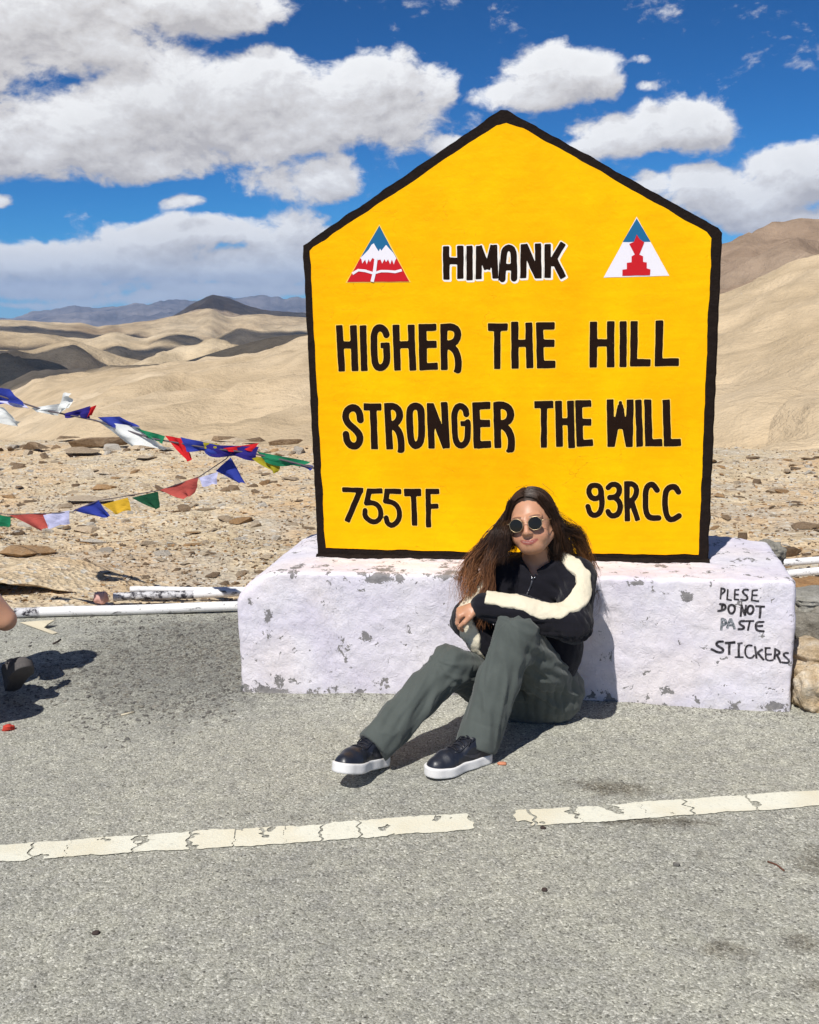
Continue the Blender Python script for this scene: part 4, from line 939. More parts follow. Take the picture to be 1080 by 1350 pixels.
# ================================================================== PRAYER FLAGS
def cloth(name, col_, corners, nu=14, nv=10, amp=.012, seed=0, fold=1.3, m=None, parent=None):
    """four corners as (px, py, depth) : A-B along the string, D-C the free edge"""
    A, B, C_, D_ = [PY(c[0], c[1], c[2]) for c in corners]; V = []; n = np.cross(B-A, D_-A); n /= np.linalg.norm(n)+1e-9
    for i in range(nu):
        for j in range(nv):
            u, v = i/(nu-1), j/(nv-1); p = (A*(1-u)+B*u)*(1-v)+(D_*(1-u)+C_*u)*v
            w_ = amp*(.25+v)*(math.sin(fold*2*math.pi*u+seed+v*1.7)+.6*float(perlin(np.array([[u*4, v*3, seed]]))[0])); V.append(p+n*w_+np.array([0, 0, 1])*amp*.5*math.sin(seed*2+u*7+v*4)*v)
    return ob(name, V, grid_faces(nu, nv), m, parent)
def flagmat(name, c, tr=.25):
    def b(t, o): return {'c': t.mix(t.noise(o, 14, 4, .6), tuple(q*.75 for q in c), tuple(min(1, q*1.15) for q in c)), 'n': t.bump(t.noise(t.vm('MULTIPLY', o, (1, 1, 2)), 45, 3, .6), .4, .01)}
    m = mat(name, b, rough=.8, spec=.15); tr_ = NT(m.node_tree); out = [n for n in m.node_tree.nodes if n.type == 'OUTPUT_MATERIAL'][0]
    tl = tr_.new('ShaderNodeBsdfTranslucent'); tl.inputs[0].default_value = (*c, 1); mx = tr_.new('ShaderNodeMixShader'); mx.inputs[0].default_value = tr
    tr_.l.new(m.node_tree.nodes['Principled BSDF'].outputs[0], mx.inputs[1]); tr_.l.new(tl.outputs[0], mx.inputs[2]); tr_.l.new(mx.outputs[0], out.inputs[0]); return m
FM = {'blue': flagmat('blue_cloth', (.035, .055, .33)), 'navy': flagmat('navy_cloth', (.025, .018, .17), .12), 'white': flagmat('white_cloth', (.78, .79, .76)), 'lilac': flagmat('lilac_cloth', (.60, .60, .84)),
      'red': flagmat('red_cloth', (.66, .02, .025)), 'brick': flagmat('faded_red_cloth', (.52, .10, .08)), 'green': flagmat('green_cloth', (.02, .22, .10)), 'dark': flagmat('dark_green_cloth', (.012, .075, .035), .12), 'yellow': flagmat('yellow_cloth', (.80, .48, .04)), 'olive': flagmat('olive_cloth', (.38, .32, .02))}
M_cord = mat('flag_cord', color=(.10, .08, .09), rough=.9)
def cord(name, pts, r, label):
    q = [PY(*p) for p in pts]; out = []
    for i in range(len(q)-1):
        for k in range(4): out.append(q[i]+(q[i+1]-q[i])*k/4)
    return tag(tube(out+[q[-1]], r, name, M_cord, n=6), label, 'string')
Yu = lambda px: .14+(412-px)*.0016      # the upper string runs back and to the left from the board's edge
Yl = lambda px: .35+(325-px)*.0012
cord('flag_string', [(414, 617, .10), (380, 608, Yu(380)), (330, 597, Yu(330)), (270, 590, Yu(270)), (200, 578, Yu(200)), (125, 554, Yu(125)), (60, 541, Yu(60)), (0, 522, Yu(0)), (-120, 470, Yu(-120)), (-320, 330, Yu(-320))], .004, 'upper cord of prayer flags tied to the left edge of the yellow board')
cord('flag_string', [(305, 597, Yu(305)), (298, 605, Yl(298)), (262, 629, Yl(262)), (212, 646, Yl(212)), (178, 652, Yl(178)), (130, 660, Yl(130)), (95, 675, Yl(95)), (58, 677, Yl(58)), (10, 678, Yl(10)), (-60, 672, Yl(-60)), (-320, 560, Yl(-320))], .0022, 'lower thin cord of small prayer flags sagging over the ground')
def fl(col_, pts, label, up, **k):
    Yf = Yu if up else Yl; cs = [(p[0], p[1], Yf(p[0])+(p[2] if len(p) > 2 else 0)) for p in pts]
    o = cloth('prayer_flag', col_, cs, m=FM[col_], seed=random.random()*9, **k); return tag(o, label, 'flag', 'prayer flags on the '+('upper' if up else 'lower')+' cord')
# lower cord, left to right
fl('green', [(-12, 676), (14, 682), (15, 694), (-10, 695)], 'green flag cut by the left edge of the photo on the lower cord', 0, amp=.008)
fl('brick', [(12, 679), (60, 677), (66, 694), (54, 700)], 'faded red flag at the left end of the lower cord, beside a white one', 0, amp=.008)
fl('lilac', [(57, 679), (92, 673), (91, 690), (66, 696)], 'white flag between the faded red and the blue one on the lower cord', 0, amp=.008)
fl('blue', [(96, 673), (130, 659), (147, 681), (132, 682)], 'blue flag beside the yellow one on the lower cord', 0, amp=.009)
fl('yellow', [(135, 665), (168, 656), (173, 673), (150, 678)], 'yellow flag, the only one on the lower cord', 0, amp=.009)
fl('dark', [(174, 656), (208, 648), (210, 670), (203, 671)], 'dark green flag in the middle of the lower cord', 0, amp=.006)
fl('brick', [(211, 646), (262, 628), (256, 650), (243, 658)], 'larger faded red flag in the middle of the lower cord', 0, amp=.010)
fl('lilac', [(262, 630), (288, 622), (286, 638), (268, 641)], 'small white flag left of the last blue one on the lower cord', 0, amp=.008)
fl('blue', [(284, 621), (304, 603), (325, 637), (315, 637)], 'last blue flag at the right end of the lower cord', 0, amp=.008)
# upper cord, left to right
fl('blue', [(-30, 508), (14, 513), (34, 534), (-30, 530)], 'blue flag at the left edge of the photo on the upper cord', 1, amp=.02)
fl('lilac', [(-20, 527), (30, 530), (42, 540), (10, 533)], 'narrow pale flag behind the first blue one on the upper cord', 1, amp=.012)
fl('white', [(-30, 536), (4, 537), (35, 558), (-20, 560)], 'white flag fluttering below the upper cord at the left edge', 1, amp=.03)
fl('white', [(40, 538), (92, 530), (86, 546), (50, 545)], 'crumpled white flag on the upper cord with one corner blown up', 1, amp=.02)
fl('white', [(76, 541), (84, 518), (92, 517), (94, 536)], 'upward blown white cloth corner on the upper cord', 1, amp=.012)
fl('navy', [(82, 546), (120, 535), (117, 550), (90, 549)], 'dark navy flag on the upper cord right of the crumpled white one', 1, amp=.014)
fl('red', [(116, 538), (127, 534), (120, 548), (114, 550)], 'small red tip of cloth behind the navy flag', 1, amp=.006)
fl('blue', [(128, 550), (158, 549), (186, 563), (150, 564)], 'narrow blue flag lying on the long white one', 1, amp=.01)
fl('white', [(124, 553), (182, 563), (226, 592), (172, 588)], 'long white flag streaming down along the upper cord', 1, amp=.02, nu=22)
fl('green', [(178, 564), (218, 575), (216, 586), (196, 576)], 'green flag between the long white and the red one', 1, amp=.01)
fl('red', [(218, 574), (240, 578), (252, 607), (246, 606)], 'bright red flag hanging in a point from the upper cord', 1, amp=.01)
fl('blue', [(238, 576), (292, 588), (288, 602), (250, 593)], 'royal blue flag bunched on the upper cord right of the red one', 1, amp=.014)
fl('olive', [(268, 583), (290, 586), (288, 593), (272, 590)], 'small yellow green scrap of flag above the blue ones', 1, amp=.008)
fl('navy', [(268, 586), (342, 589), (336, 606), (282, 600)], 'long dark blue flag bunched in the middle of the upper cord', 1, amp=.012, nu=20)
fl('red', [(294, 591), (342, 584), (336, 594), (304, 594)], 'crimson flag blown up above the dark blue one', 1, amp=.010)
fl('olive', [(328, 601), (370, 606), (366, 623), (360, 622)], 'olive yellow flag hanging in a point near the board', 1, amp=.010)
fl('green', [(338, 595), (410, 609), (398, 616), (352, 611)], 'dark green flag stretched along the cord towards the board', 1, amp=.014, nu=20)
fl('blue', [(374, 608), (413, 614), (411, 620), (392, 614)], 'narrow blue flag tied beside the left edge of the board', 1, amp=.008)
#__PART4__
# ================================================================== THE WOMAN
def rotm(yaw, pit, rol):
    cy, sy, cp, sp, cr, sr = math.cos(yaw), math.sin(yaw), math.cos(pit), math.sin(pit), math.cos(rol), math.sin(rol)
    return np.array([[cy, -sy, 0], [sy, cy, 0], [0, 0, 1]])@np.array([[1, 0, 0], [0, cp, -sp], [0, sp, cp]])@np.array([[cr, 0, sr], [0, 1, 0], [-sr, 0, cr]])
HR = rotm(math.radians(-9), math.radians(-7), math.radians(-10))
EY = PY(693.5, 690.5, -.60); HC = EY-HR@np.array([0, -.093, .008])
def hw_(p): return HC+HR@np.array(p, float)
def in_head(fs, k=.01):
    g_ = U(fs, k) if isinstance(fs, list) else fs
    return lambda P: g_((P-HC)@HR)
def head_local(female=True):
    a = U([ell((0, .022, .038), (.071, .088, .079)), ell((0, -.025, -.012), (.060, .064, .080)), rc((0, -.055, -.076), (0, -.048, -.066), .020, .027)], .035)
    b = U([rc((-.053, -.005, -.042), (-.022, -.052, -.073), .021, .020), rc((.053, -.005, -.042), (.022, -.052, -.073), .021, .020)], .02)
    ck = U([ell((-.036, -.060, -.036), (.026, .021, .024)), ell((.036, -.060, -.036), (.026, .021, .024)), ell((0, -.060, -.059), (.034, .0245, .024))], .005)
    nose = U([rc((0, -.086, .012), (0, -.104, -.019), .0072, .0090), ell((0, -.102, -.024), (.0105, .010, .0075)), ell((-.0115, -.094, -.026), (.0068, .009, .006)), ell((.0115, -.094, -.026), (.0068, .009, .006))], .008)
    brow = U([rc((-.045, -.070, .026), (-.014, -.084, .024), .009, .009), rc((.045, -.070, .026), (.014, -.084, .024), .009, .009)], .01)
    lipu = U([rc((-.030, -.076, -.0480), (-.006, -.0895, -.0510), .0025, .0042), rc((.030, -.076, -.0480), (.006, -.0895, -.0510), .0025, .0042), rc((-.006, -.0895, -.0510), (.006, -.0895, -.0510), .004, .004)], .004)
    lipl = U([rc((-.028, -.076, -.0500), (-.007, -.0875, -.0600), .0025, .0052), rc((.028, -.076, -.0500), (.007, -.0875, -.0600), .0025, .0052), rc((-.007, -.0875, -.0600), (.007, -.0875, -.0600), .005, .005)], .004)
    ears = U([ell((-.070, .012, -.004), (.008, .016, .029)), ell((.070, .012, -.004), (.008, .016, .029))], .002)
    sock = U([ell((-.031, -.092, .008), (.016, .012, .010)), ell((.031, -.092, .008), (.016, .012, .010))], .002)
    eyes = U([ell((-.031, -.074, .007), (.0125, .0125, .0125)), ell((.031, -.074, .007), (.0125, .0125, .0125))], .001)
    def f(P):
        d = smin(a(P), b(P), .02); d = smin(d, ck(P), .022); d = smin(d, brow(P), .014); d = smin(d, nose(P), .010)
        d = -smin(-d, sock(P), .010); d = smin(d, eyes(P), .003); d = smin(d, lipu(P), .004); d = smin(d, lipl(P), .004); d = smin(d, ears(P), .006)
        return d
    return f
HEADF = head_local()
# joints (metres)
J = dict(neck=(.160, -.445, .600), chest=(.160, -.430, .470), belly=(.160, -.420, .300), pelv=(.140, -.420, .125),
         shL=(.272, -.450, .560), elL=(.272, -.640, .425), wrL=tuple(PY(634, 799, -.655)), shR=(.025, -.465, .555), elR=tuple(PY(617, 818, -.60)), wrR=(.015, -.600, .300),
         hipL=(.205, -.420, .110), knL=(.084, -.700, .415), anL=(-.043, -.820, .100), hipR=(.065, -.430, .110), knR=(-.140, -.700, .292), anR=(-.358, -.935, .112))
J = {k: np.array(v, float) for k, v in J.items()}
def hand_pts(w_, d_, side, up, curl, scale=1.):
    """five fingers from a wrist: d_ hand direction, side towards the thumb, up = back of the hand"""
    d_ = np.array(d_, float); d_ /= np.linalg.norm(d_); up = np.array(up, float); up -= d_*(up@d_); up /= np.linalg.norm(up); side = np.array(side, float); side -= d_*(side@d_)+up*(side@up); side /= np.linalg.norm(side)
    s = scale; fs = []; palm = [rc(w_, w_+d_*.035*s+side*.008*s, .021*s, .022*s), rc(w_+d_*.03*s-side*.022*s, w_+d_*.074*s-side*.026*s, .012*s, .0105*s), rc(w_+d_*.03*s+side*.018*s, w_+d_*.080*s+side*.022*s, .013*s, .0105*s), rc(w_+d_*.04*s, w_+d_*.080*s, .015*s, .0115*s)]
    for i, (off, L) in enumerate(((.025, .068), (.0085, .076), (-.0085, .071), (-.0245, .056))):
        p = w_+(d_*.079+side*off)*s; dd = d_; rr = .0086-.0004*i; pts = [p]
        for k, fr in enumerate((.45, .31, .24)):
            a = math.radians(curl[k]+4*i); dd = dd*math.cos(a)-up_rot(dd, side)*math.sin(a); dd /= np.linalg.norm(dd); p = p+dd*L*fr*s; pts.append(p)
        fs.append(U(chain(pts, [rr*s, rr*.95*s, rr*.86*s, rr*.74*s]), .003))
    p = w_+(d_*.018+side*.020)*s; q1 = p+(d_*.028+side*.022-up*.006)*s; q2 = q1+(d_*.026+side*.006-up*.012)*s; q3 = q2+(d_*.020-side*.004-up*.010)*s
    fs.append(U(chain([p, q1, q2, q3], [.014*s, .0115*s, .0095*s, .0078*s]), .004)); pf = U(palm, .018)
    def f(P):
        d = pf(P)
        fg = fs[0](P)
        for q in fs[1:]: fg = np.minimum(fg, q(P))
        return smin(d, fg, .008)
    return f
def up_rot(dd, side): u = np.cross(side, dd); return u/np.linalg.norm(u)*UPS[0]
UPS = [1.]
dL = np.array([-.82, -.12, -.26]); sideL = np.array([.1, -.9, .25])
wL = J['wrL']; UPS[0] = 1.
upL = np.array([-.28, .1, .9])
def mkhand(w_, d_, side, up, curl, scale=1.):
    d_ = np.array(d_, float); d_ /= np.linalg.norm(d_); up = np.array(up, float); up -= d_*(up@d_); up /= np.linalg.norm(up); side = np.array(side, float); side -= d_*(side@d_)+up*(side@up); side /= np.linalg.norm(side)
    UPS[0] = 1. if np.cross(side, d_)@up > 0 else -1.
    return hand_pts(w_, d_, side, up, curl, scale)
handL = mkhand(wL+np.array([-.004, 0, 0]), (-.88, -.16, -.30), (-.1, -.95, -.1), (-.25, -.25, .9), (52, 42, 26), .92)
handR = mkhand(J['wrR'], (.05, .15, -.95), (-.2, -.9, .2), (-.85, -.3, -.3), (35, 30, 20), .85)
neckf = rc(hw_((0, .030, -.055)), J['neck']+np.array([0, .0, -.02]), .047, .055)
arms = U(chain([J['shL'], J['elL'], wL], [.044, .036, .0225])+chain([J['shR'], J['elR'], J['wrR']], [.044, .036, .0225]), .015)
torso_b = U([ell(J['chest'], (.15, .095, .15)), ell(J['belly'], (.125, .09, .14)), ell(J['pelv'], (.155, .11, .105)), rc(J['shL'], J['shR'], .05, .05)], .06)
legs_b = U([rc(J['hipL'], J['knL'], .070, .042), rc(J['knL'], J['anL'], .042, .030), rc(J['hipR'], J['knR'], .070, .042), rc(J['knR'], J['anR'], .042, .030)], .02)
def body_f(P):
    ph = (P-HC)@HR; d = smin(HEADF(ph), neckf(P), .018); t_ = smin(torso_b(P), neckf(P), .04); d = smin(d, t_, .012)
    lg = smin(legs_b(P), t_, .03); d = np.minimum(d, lg)
    ar = smin(arms(P), np.minimum(handL(P), handR(P)), .012); return smin(d, ar, .008)
V, F_ = nets(body_f, (-.42, -1.05, -.02), (.48, -.25, .93), .0036)
# finer head and hand: pull vertices onto the exact surface
def project(f, V, n=3, e=.0008):
    for _ in range(n):
        d = f(V); g_ = np.stack([f(V+np.array(o_)*e)-f(V-np.array(o_)*e) for o_ in ((1, 0, 0), (0, 1, 0), (0, 0, 1))], 1)/(2*e); V = V-np.clip(d, -.003, .003)[:, None]*g_/np.maximum((g_**2).sum(1), .3)[:, None]
    return V
PH = (V-HC)@HR; C = np.tile(np.array([.50, .255, .150]), (len(V), 1))
def blend(C, w__, col_): w__ = np.clip(w__, 0, 1)[:, None]; return C*(1-w__)+np.array(col_)*w__
front = PH[:, 1] < -.04
zc_ = -.0560+8*PH[:, 0]**2; hh_ = .0094*np.sqrt(np.clip(1-(PH[:, 0]/.0325)**2, 0, 1))
lip = np.clip((hh_-np.abs(PH[:, 2]-zc_))/.0016, 0, 1)*(PH[:, 1] < -.064); C = blend(C, lip*.9, (.29, .068, .058))
teeth = np.clip((.0022*np.sqrt(np.clip(1-(PH[:, 0]/.023)**2, 0, 1))-np.abs(PH[:, 2]-zc_-.0016))/.0009, 0, 1)*(PH[:, 1] < -.066); C = blend(C, teeth*.6, (.50, .34, .30))
ckb = np.exp(-(((np.abs(PH[:, 0])-.038)/.02)**2+((PH[:, 2]+.03)/.018)**2))*front; C = blend(C, ckb*.35, (.52, .19, .12))
br = np.clip(1.3-np.abs(PH[:, 2]-.0275+.18*(np.abs(PH[:, 0])-.03)*0-.004*np.cos((np.abs(PH[:, 0])-.033)*60))/.0032, 0, 1)*((np.abs(PH[:, 0]) > .013) & (np.abs(PH[:, 0]) < .049))*front; C = blend(C, br*.85, (.07, .035, .022))
C *= (1+.05*fbm(V*60, 3))[:, None]
def b_skin(t, o):
    a = t.new('ShaderNodeVertexColor'); a.layer_name = 'tint'
    return {'c': a.outputs[0], 'n': t.bump(t.noise(o, 420, 3, .6), .12, .002), 'r': .43, 'sub': .12}
M_skin = mat('skin', b_skin, spec=.4); _b = M_skin.node_tree.nodes['Principled BSDF']; _b.inputs['Subsurface Radius'].default_value = (.012, .005, .003); _b.inputs['Subsurface Scale'].default_value = .5
woman = tag(empty('person', (.17, -.45, 0)), 'young woman in black fleece and grey green trousers sitting against the plinth with folded arms', 'person')
me = mesh('body', V, F_, M_skin); vcol(me, C); link('body', me, woman)

# ---- jacket
neckdir = J['neck']
sleeveL = chain([J['shL']+np.array([-.02, .01, .0]), J['shL']+np.array([.012, -.03, -.008]), J['elL']+np.array([.0, .0, .0]), J['elL']*.45+wL*.55+np.array([0, 0, .004]), wL+np.array([.012, 0, 0])], [.056, .060, .056, .056, .047])
sleeveR = chain([J['shR']+np.array([.02, .01, .0]), J['shR']+np.array([-.008, -.02, -.008]), J['elR'], J['elR']*.45+J['wrR']*.55, J['wrR']+np.array([0, 0, .01])], [.060, .062, .055, .048, .040])
tor = U([ell(J['chest']+np.array([0, -.008, 0]), (.160, .118, .165)), ell(J['belly']+np.array([-.02, -.045, 0]), (.165, .135, .185)), rc(J['shL']+np.array([-.03, 0, 0]), J['shR']+np.array([.03, 0, 0]), .058, .056), rc(J['neck']+np.array([0, .0, -.04]), J['neck']+np.array([0, .0, -.02]), .085, .072)], .045)
sl_l = U(sleeveL, .02); sl_r = U(sleeveR, .02)
NV = PY(705, 763, -.535)                                 # bottom of the open collar
nk0 = J['neck']+np.array([-.004, -.005, -.03]); nk1 = hw_((0, .035, -.085))
ax = (nk1-nk0)/np.linalg.norm(nk1-nk0)
def jacket_f(P):
    d = smin(tor(P), sl_l(P), .022); d = smin(d, sl_r(P), .022)
    q = P-nk0; h = q@ax; rr = np.linalg.norm(q-h[:, None]*ax, axis=1)
    col_ = np.maximum(np.abs(rr-.066-.10*np.clip(h, 0, .1))-.0065, np.maximum(-h-.01, h-.058)); d = smin(d, col_, .012)
    hole = rc(nk0-ax*.03, nk0+ax*.2, .053, .066)(P)
    vee = U([rc(NV+np.array([0, -.05, -.004]), NV+np.array([-.002, -.03, .075]), .006, .046), rc(NV+np.array([0, .0, .0]), NV+np.array([-.002, .03, .075]), .006, .046)], .005)(P); hole = smin(hole, vee, .01)
    cutb = .118-P[:, 2]                                  # hem
    d = np.maximum(d, -hole); return np.maximum(d, cutb)
V, F_ = nets(jacket_f, (-.2, -.82, .08), (.46, -.24, .74), .0048)
V0 = V.copy(); N_ = vnorm(V, F_)
def limb_fold(V, a, b, r, amp, seed, k=1.):
    ab = b-a; L = np.linalg.norm(ab); u = ab/L; q = V-a; h = q@u; rad = q-h[:, None]*u; rl = np.linalg.norm(rad, axis=1)+1e-9
    e1 = np.cross(u, [0, 0, 1.]); e1 /= np.linalg.norm(e1); e2 = np.cross(u, e1); ang = np.arctan2(rad@e2, rad@e1)
    w__ = np.exp(-np.clip(rl-r, 0, 1)**2/.0008)*np.clip(1-np.abs(h/L-.5)*1.0, 0, 1)
    tw = ang+h*4; n_ = fbm(np.c_[np.cos(tw)*1.3*k, np.sin(tw)*1.3*k, h*4+seed*3.1], 2); rg = 1-3.2*np.abs(n_)
    return amp*w__*np.clip(rg, -.6, 1)
def cross_fold(V, c, ax_, n, rad, amp, seed, wl=.028):
    """creases that ring a bent joint"""
    q = V-c; h = q@ax_; r = np.linalg.norm(q, axis=1); wob_ = .012*fbm(V*14+seed, 2)
    return amp*np.exp(-(r/rad)**2)*(np.abs(np.sin((h+wob_)*math.pi/wl))**.7-.6)
un = lambda v: v/np.linalg.norm(v)
D = .0035*fbm(V*9+2, 3)+.0012*fbm(V*45, 2)
D += limb_fold(V, J['shL'], J['elL'], .06, .006, 1)+limb_fold(V, J['elL'], wL, .055, .006, 2)+limb_fold(V, J['shR'], J['elR'], .06, .006, 3)+limb_fold(V, J['elR'], J['wrR'], .05, .006, 4)
D += cross_fold(V, J['elL']+np.array([0, -.02, .03]), un(wL-J['shL']), 0, .10, .006, 3)+cross_fold(V, J['shL']+np.array([-.05, -.05, -.05]), un(np.array([.8, 0, .6])), 0, .09, .006, 5, .035)
D += cross_fold(V, J['chest']+np.array([0, -.1, -.02]), un(np.array([.5, 0, .85])), 0, .13, .006, 8, .045)
V = V+N_*D[:, None]
def b_fleece(dark):
    def b(t, o):
        n = t.noise(o, 300, 4, .75); n2 = t.noise(o, 18, 4, .6)
        a, c = ((.006, .006, .009), (.014, .013, .018)) if dark else ((.66, .58, .42), (.82, .75, .58))
        c_ = t.mix(t.m('ADD', t.m('MULTIPLY', n, .6), t.m('MULTIPLY', n2, .4)), a, c)
        return {'c': c_, 'n': t.bump(t.m('ADD', n, n2), .55, .006 if not dark else .003), 'r': .95, 'ss': .0 if not dark else .12}
    return b
M_blackf = mat('black_fleece', b_fleece(True), spec=.12); M_cream = mat('cream_fleece', b_fleece(False), spec=.1)
jk = ob('jacket', V, F_, M_blackf, woman)
def stripe(pts, r, name, grow=.0040, h=.0036, cut=lambda P: -1+0*P[:, 0]):
    pts = [np.array(p, float) for p in pts]; tb = U(chain(pts, r if hasattr(r, '__len__') else [r]*len(pts)), .006)
    lo = np.min(pts, 0)-.06; hi = np.max(pts, 0)+.06
    def f(P): jf = jacket_f(P); return np.maximum(np.maximum(np.maximum(jf-grow-.0042, tb(P)+.007*fbm(P*19, 2)), -(jf+.006)), cut(P))
    V, F_ = nets(f, lo, hi, h); N_ = vnorm(V, F_); V = V+N_*(.0016*fbm(V*55, 3)+.0018*fbm(V*22, 2))[:, None]
    return ob(name, V, F_, M_cream, jk)
un = lambda v: v/np.linalg.norm(v)
def SJ(px, py, f_=None, t0=2.6):
    """point of the garment surface that the eye meets at this place of the picture"""
    f_ = f_ or jacket_f; d = ray(px, py); d = d/np.linalg.norm(d); T_ = np.arange(t0, 4.6, .004); s_ = f_(CP+d*T_[:, None]); k = np.nonzero(s_ < .001)[0]
    i = int(k[0]) if len(k) else int(np.argmin(s_))
    return CP+d*T_[i]
sp = [(735, 722), (745, 735), (758, 747), (768, 760), (770, 776), (762, 791), (750, 800), (735, 807), (716, 805), (698, 799), (676, 792), (656, 788), (633, 786)]
SPL = [SJ(*p) for p in sp]; stripe([p+np.array([0, .004, 0]) for p in SPL], [.013, .024, .027, .028, .028, .030, .031, .031, .031, .031, .031, .031, .032], 'sleeve_stripe', cut=lambda P: .010-((P-wL)@un(J['elL']-wL)))
spr = [(668, 728), (656, 733), (643, 745), (628, 775), (611, 806), (619, 835), (627, 865), (637, 895)]
stripe([SJ(*p) for p in spr], [.012, .014, .02, .022, .026, .030, .032, .032], 'sleeve_stripe')
# zip
M_zip = mat('grey_zip', color=(.10, .10, .11), rough=.35, metal=.6); M_silver = mat('silver', color=(.7, .7, .72), rough=.25, metal=1.)
zp = [SJ(*p)+np.array([0, -.003, 0]) for p in ((703, 761), (700, 772), (696, 781), (693, 788))]
tube(zp, .0028, 'zip', M_zip, jk, 8); tube([zp[0]+np.array([-.004, -.003, .002]), zp[0]+np.array([-.003, -.006, -.006])], .0028, 'zip_pull', M_silver, jk, 8); tube([zp[0]+np.array([.007, -.001, .004]), zp[0]+np.array([.005, -.004, -.003])], .0024, 'zip_pull', M_silver, jk, 8)

# ---- trousers
def shin(kn, an, r0_, r1_, r2_):
    mid = kn*.5+an*.5+np.array([0, .012, 0]); end = an+un(an-kn)*.026; return chain([kn, mid, end], [r0_, r1_, r2_]), end, un(an-kn)
sL, eL, aL = shin(J['knL'], J['anL']+np.array([.012, .01, -.012]), .067, .064, .070); sR, eR, aR = shin(J['knR'], J['anR']+np.array([.015, .02, -.005]), .064, .062, .062)
thL = chain([J['hipL']+np.array([0, 0, -.005]), J['hipL']*.5+J['knL']*.5+np.array([.008, .012, -.012]), J['knL']], [.098, .086, .067])
thR = chain([J['hipR']+np.array([0, 0, -.005]), J['hipR']*.5+J['knR']*.5+np.array([0, .01, -.01]), J['knR']], [.100, .082, .064])
pel = ell(J['pelv']+np.array([.0, .0, .0]), (.158, .130, .135))
legL = U(thL+sL, .028); legR = U(thR+sR, .028)
def trous_f(P):
    kL = np.maximum(legL(P), (P-eL)@aL-.012); kR = np.maximum(legR(P), (P-eR)@aR-.012)
    d = smin(kL, kR, .006); d = smin(d, pel(P), .03); d = np.maximum(d, .008-P[:, 2]); return np.maximum(d, P[:, 2]-.47)
V, F_ = nets(trous_f, (-.45, -1.05, -.02), (.48, -.24, .52), .0052); N_ = vnorm(V, F_)
D = .0022*fbm(V*6+5, 2)
D += limb_fold(V, J['knL'], eL, .066, .008, 5, .8)+limb_fold(V, J['knR'], eR, .062, .009, 8, .8)+limb_fold(V, J['hipL'], J['knL'], .09, .010, 7, 1.)+limb_fold(V, J['hipR'], J['knR'], .085, .010, 9, 1.)
D *= np.clip(np.minimum(np.abs((V-eL)@aL-.012)+(np.linalg.norm(V-eL, axis=1) > .13), np.abs((V-eR)@aR-.012)+(np.linalg.norm(V-eR, axis=1) > .13))/.03, .12, 1)
D += cross_fold(V, J['knL']+np.array([.04, .06, -.05]), un(J['anL']-J['hipL']), 0, .075, .005, 2, .034)+cross_fold(V, J['knR']+np.array([.04, .06, -.06]), un(J['anR']-J['hipR']), 0, .075, .005, 4, .034)
D += cross_fold(V, eL-aL*.07, aL, 0, .06, .005, 6, .045)+cross_fold(V, eR-aR*.07, aR, 0, .06, .006, 9, .045)+cross_fold(V, J['hipL']+np.array([-.04, -.10, .03]), un(np.array([1., .2, .1])), 0, .13, .008, 12, .034)
pin = (V[:, 2] < .012)
V = V+N_*np.where(pin, 0, D)[:, None]; V[:, 2] = np.maximum(V[:, 2], .006)
def b_tr(t, o):
    n = t.noise(o, 700, 2, .6); n2 = t.noise(o, 12, 4, .6)
    return {'c': t.mix(n2, (.062, .073, .066), (.086, .098, .089)), 'n': t.bump(n, .15, .0015, t.bump(t.noise(o, 30, 4, .6), .25, .008)), 'r': .8, 'ss': .15}
M_tr = mat('trouser_cloth', b_tr, spec=.2)
tr_o = ob('trousers', V, F_, M_tr, woman)
# side seam and knee seam as thin raised lines
def ST(px, py): return SJ(px, py, trous_f)
